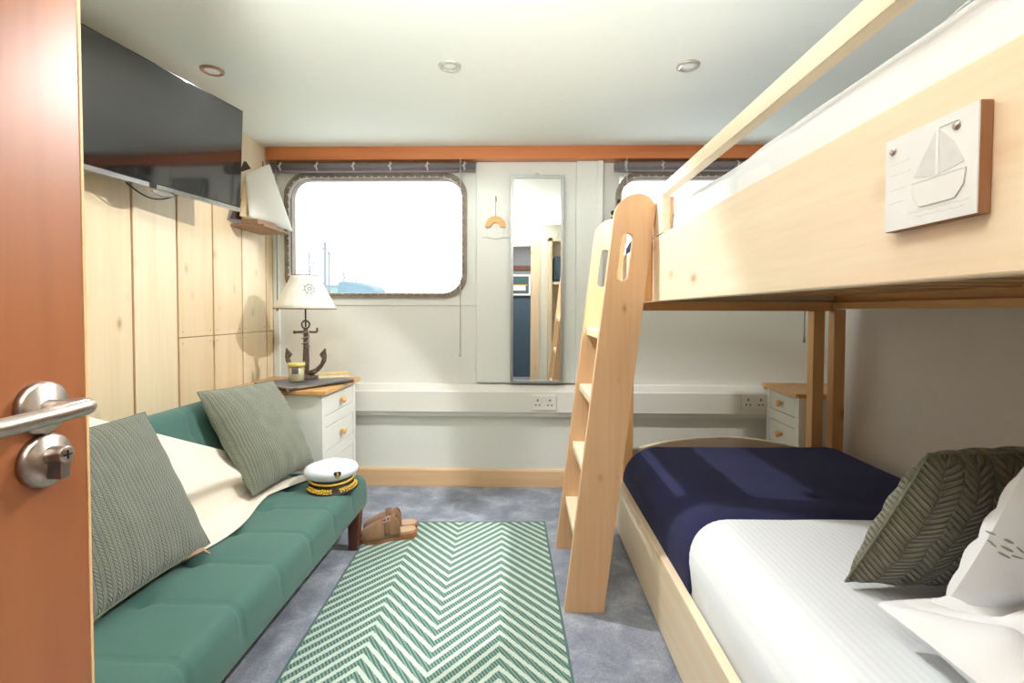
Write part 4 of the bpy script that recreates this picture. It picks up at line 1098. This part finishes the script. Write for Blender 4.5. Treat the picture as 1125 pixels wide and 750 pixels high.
yacht(-21.3, 57, 5.5, 'white yacht with a short mast beside the blue-covered boat', stay=False)
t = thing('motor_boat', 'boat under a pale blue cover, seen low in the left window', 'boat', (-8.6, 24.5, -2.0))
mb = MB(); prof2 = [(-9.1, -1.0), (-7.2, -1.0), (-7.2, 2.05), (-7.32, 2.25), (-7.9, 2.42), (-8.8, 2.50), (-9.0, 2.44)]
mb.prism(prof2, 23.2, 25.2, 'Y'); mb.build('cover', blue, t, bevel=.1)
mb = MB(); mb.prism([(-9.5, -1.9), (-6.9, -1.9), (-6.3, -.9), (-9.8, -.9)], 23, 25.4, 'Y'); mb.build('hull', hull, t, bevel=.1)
mb = MB(); mb.tube([(-8.35, 24, 2.3), (-8.35, 24, 2.75)], .03, 6); mb.build('aerial', mastm, t)
t = thing('harbour_building', 'pale green-grey building low behind the yachts in the left window', 'building', (-35, 90, -2.0))
mb = MB(); mb.box(-38, -34.2, 88, 96, -2, 5.6); mb.build('walls', plain('pale_green_cladding', srgb(150, 178, 174), .7, namp=.02), t); mb = MB(); mb.box(-38.2, -34, 87.8, 96.2, 5.6, 5.8); mb.build('roof', hull, t)

# ------------------------------------------------------------------ light
w = bpy.data.worlds.new('overcast'); scene.world = w; w.use_nodes = True; nt = w.node_tree
bg = nt.nodes['Background']; tc = nt.nodes.new('ShaderNodeTexCoord'); sp = nt.nodes.new('ShaderNodeSeparateXYZ'); rp = nt.nodes.new('ShaderNodeValToRGB')
nt.links.new(tc.outputs['Generated'], sp.inputs[0]); nt.links.new(sp.outputs[2], rp.inputs[0]); nt.links.new(rp.outputs[0], bg.inputs['Color'])
rp.color_ramp.elements[0].position = 0; rp.color_ramp.elements[0].color = (.90, .95, .96, 1)
rp.color_ramp.elements[1].position = .5; rp.color_ramp.elements[1].color = (.90, .945, .975, 1)
bg.inputs['Strength'].default_value = 2.6

def lamp(kind, name, loc, energy, col=(1, 1, 1), rot=(0, 0, 0), **kw):
    l_ = bpy.data.lights.new(name, kind); l_.energy = energy; l_.color = col
    for k, v in kw.items(): setattr(l_, k, v)
    o = bpy.data.objects.new(name, l_); o.location = loc; o.rotation_euler = rot; COL.objects.link(o); return o
def aim(v):
    return Vector(v).to_track_quat('-Z', 'Y').to_euler()
WARM = (1, .99, .972)
for (x, y, lab, tint, rc), e, e2, v in zip(LP, (14, 68, 112), (7, 12, 5), ((.3, -.3, -.9), (.50, -.05, -.86), (-.76, -.18, -.68))):
    lamp('SPOT', 'downlight_beam', (x, y, H-.013), e, WARM, aim(v), spot_size=R(78 if v[0] == .50 else 82), spot_blend=.3 if v[0] == .50 else .15, shadow_soft_size=.018)
    lamp('SPOT', 'downlight_spill', (x, y, H-.014), e2, WARM, (0, 0, 0), spot_size=R(170), spot_blend=.3, shadow_soft_size=.03)
lamp('SPOT', 'ceiling_bounce_fill', (-.28, .04, 1.34), 155, (1, .99, .97), aim((.05, .55, .85)), spot_size=R(125), spot_blend=.8, shadow_soft_size=.06)  # added fill aimed at the ceiling, standing in for a camera flash
lamp('AREA', 'corridor_fill', (0, -.7, 1.97), 18, (1, .97, .94), (0, 0, 0), shape='DISK', size=.5)  # added soft fill behind the camera, no fitting modelled there

# ------------------------------------------------------------------ camera
cam = bpy.data.cameras.new('camera'); co = bpy.data.objects.new('camera', cam); COL.objects.link(co)
cam.sensor_width = 36; cam.lens = 17.0; cam.shift_y = -.016; cam.clip_start = .02; cam.clip_end = 2000
co.matrix_world = Matrix.Translation((0, 0, 1.052)) @ Matrix.Rotation(R(1.35), 4, 'Z') @ Matrix.Rotation(pi/2+R(-1.62), 4, 'X') @ Matrix.Rotation(R(.2), 4, 'Z')
scene.camera = co
scene.view_settings.view_transform = 'Standard'; scene.view_settings.look = 'None'
scene.view_settings.gamma = 1; scene.view_settings.use_curve_mapping = False; scene.view_settings.exposure = 0.27
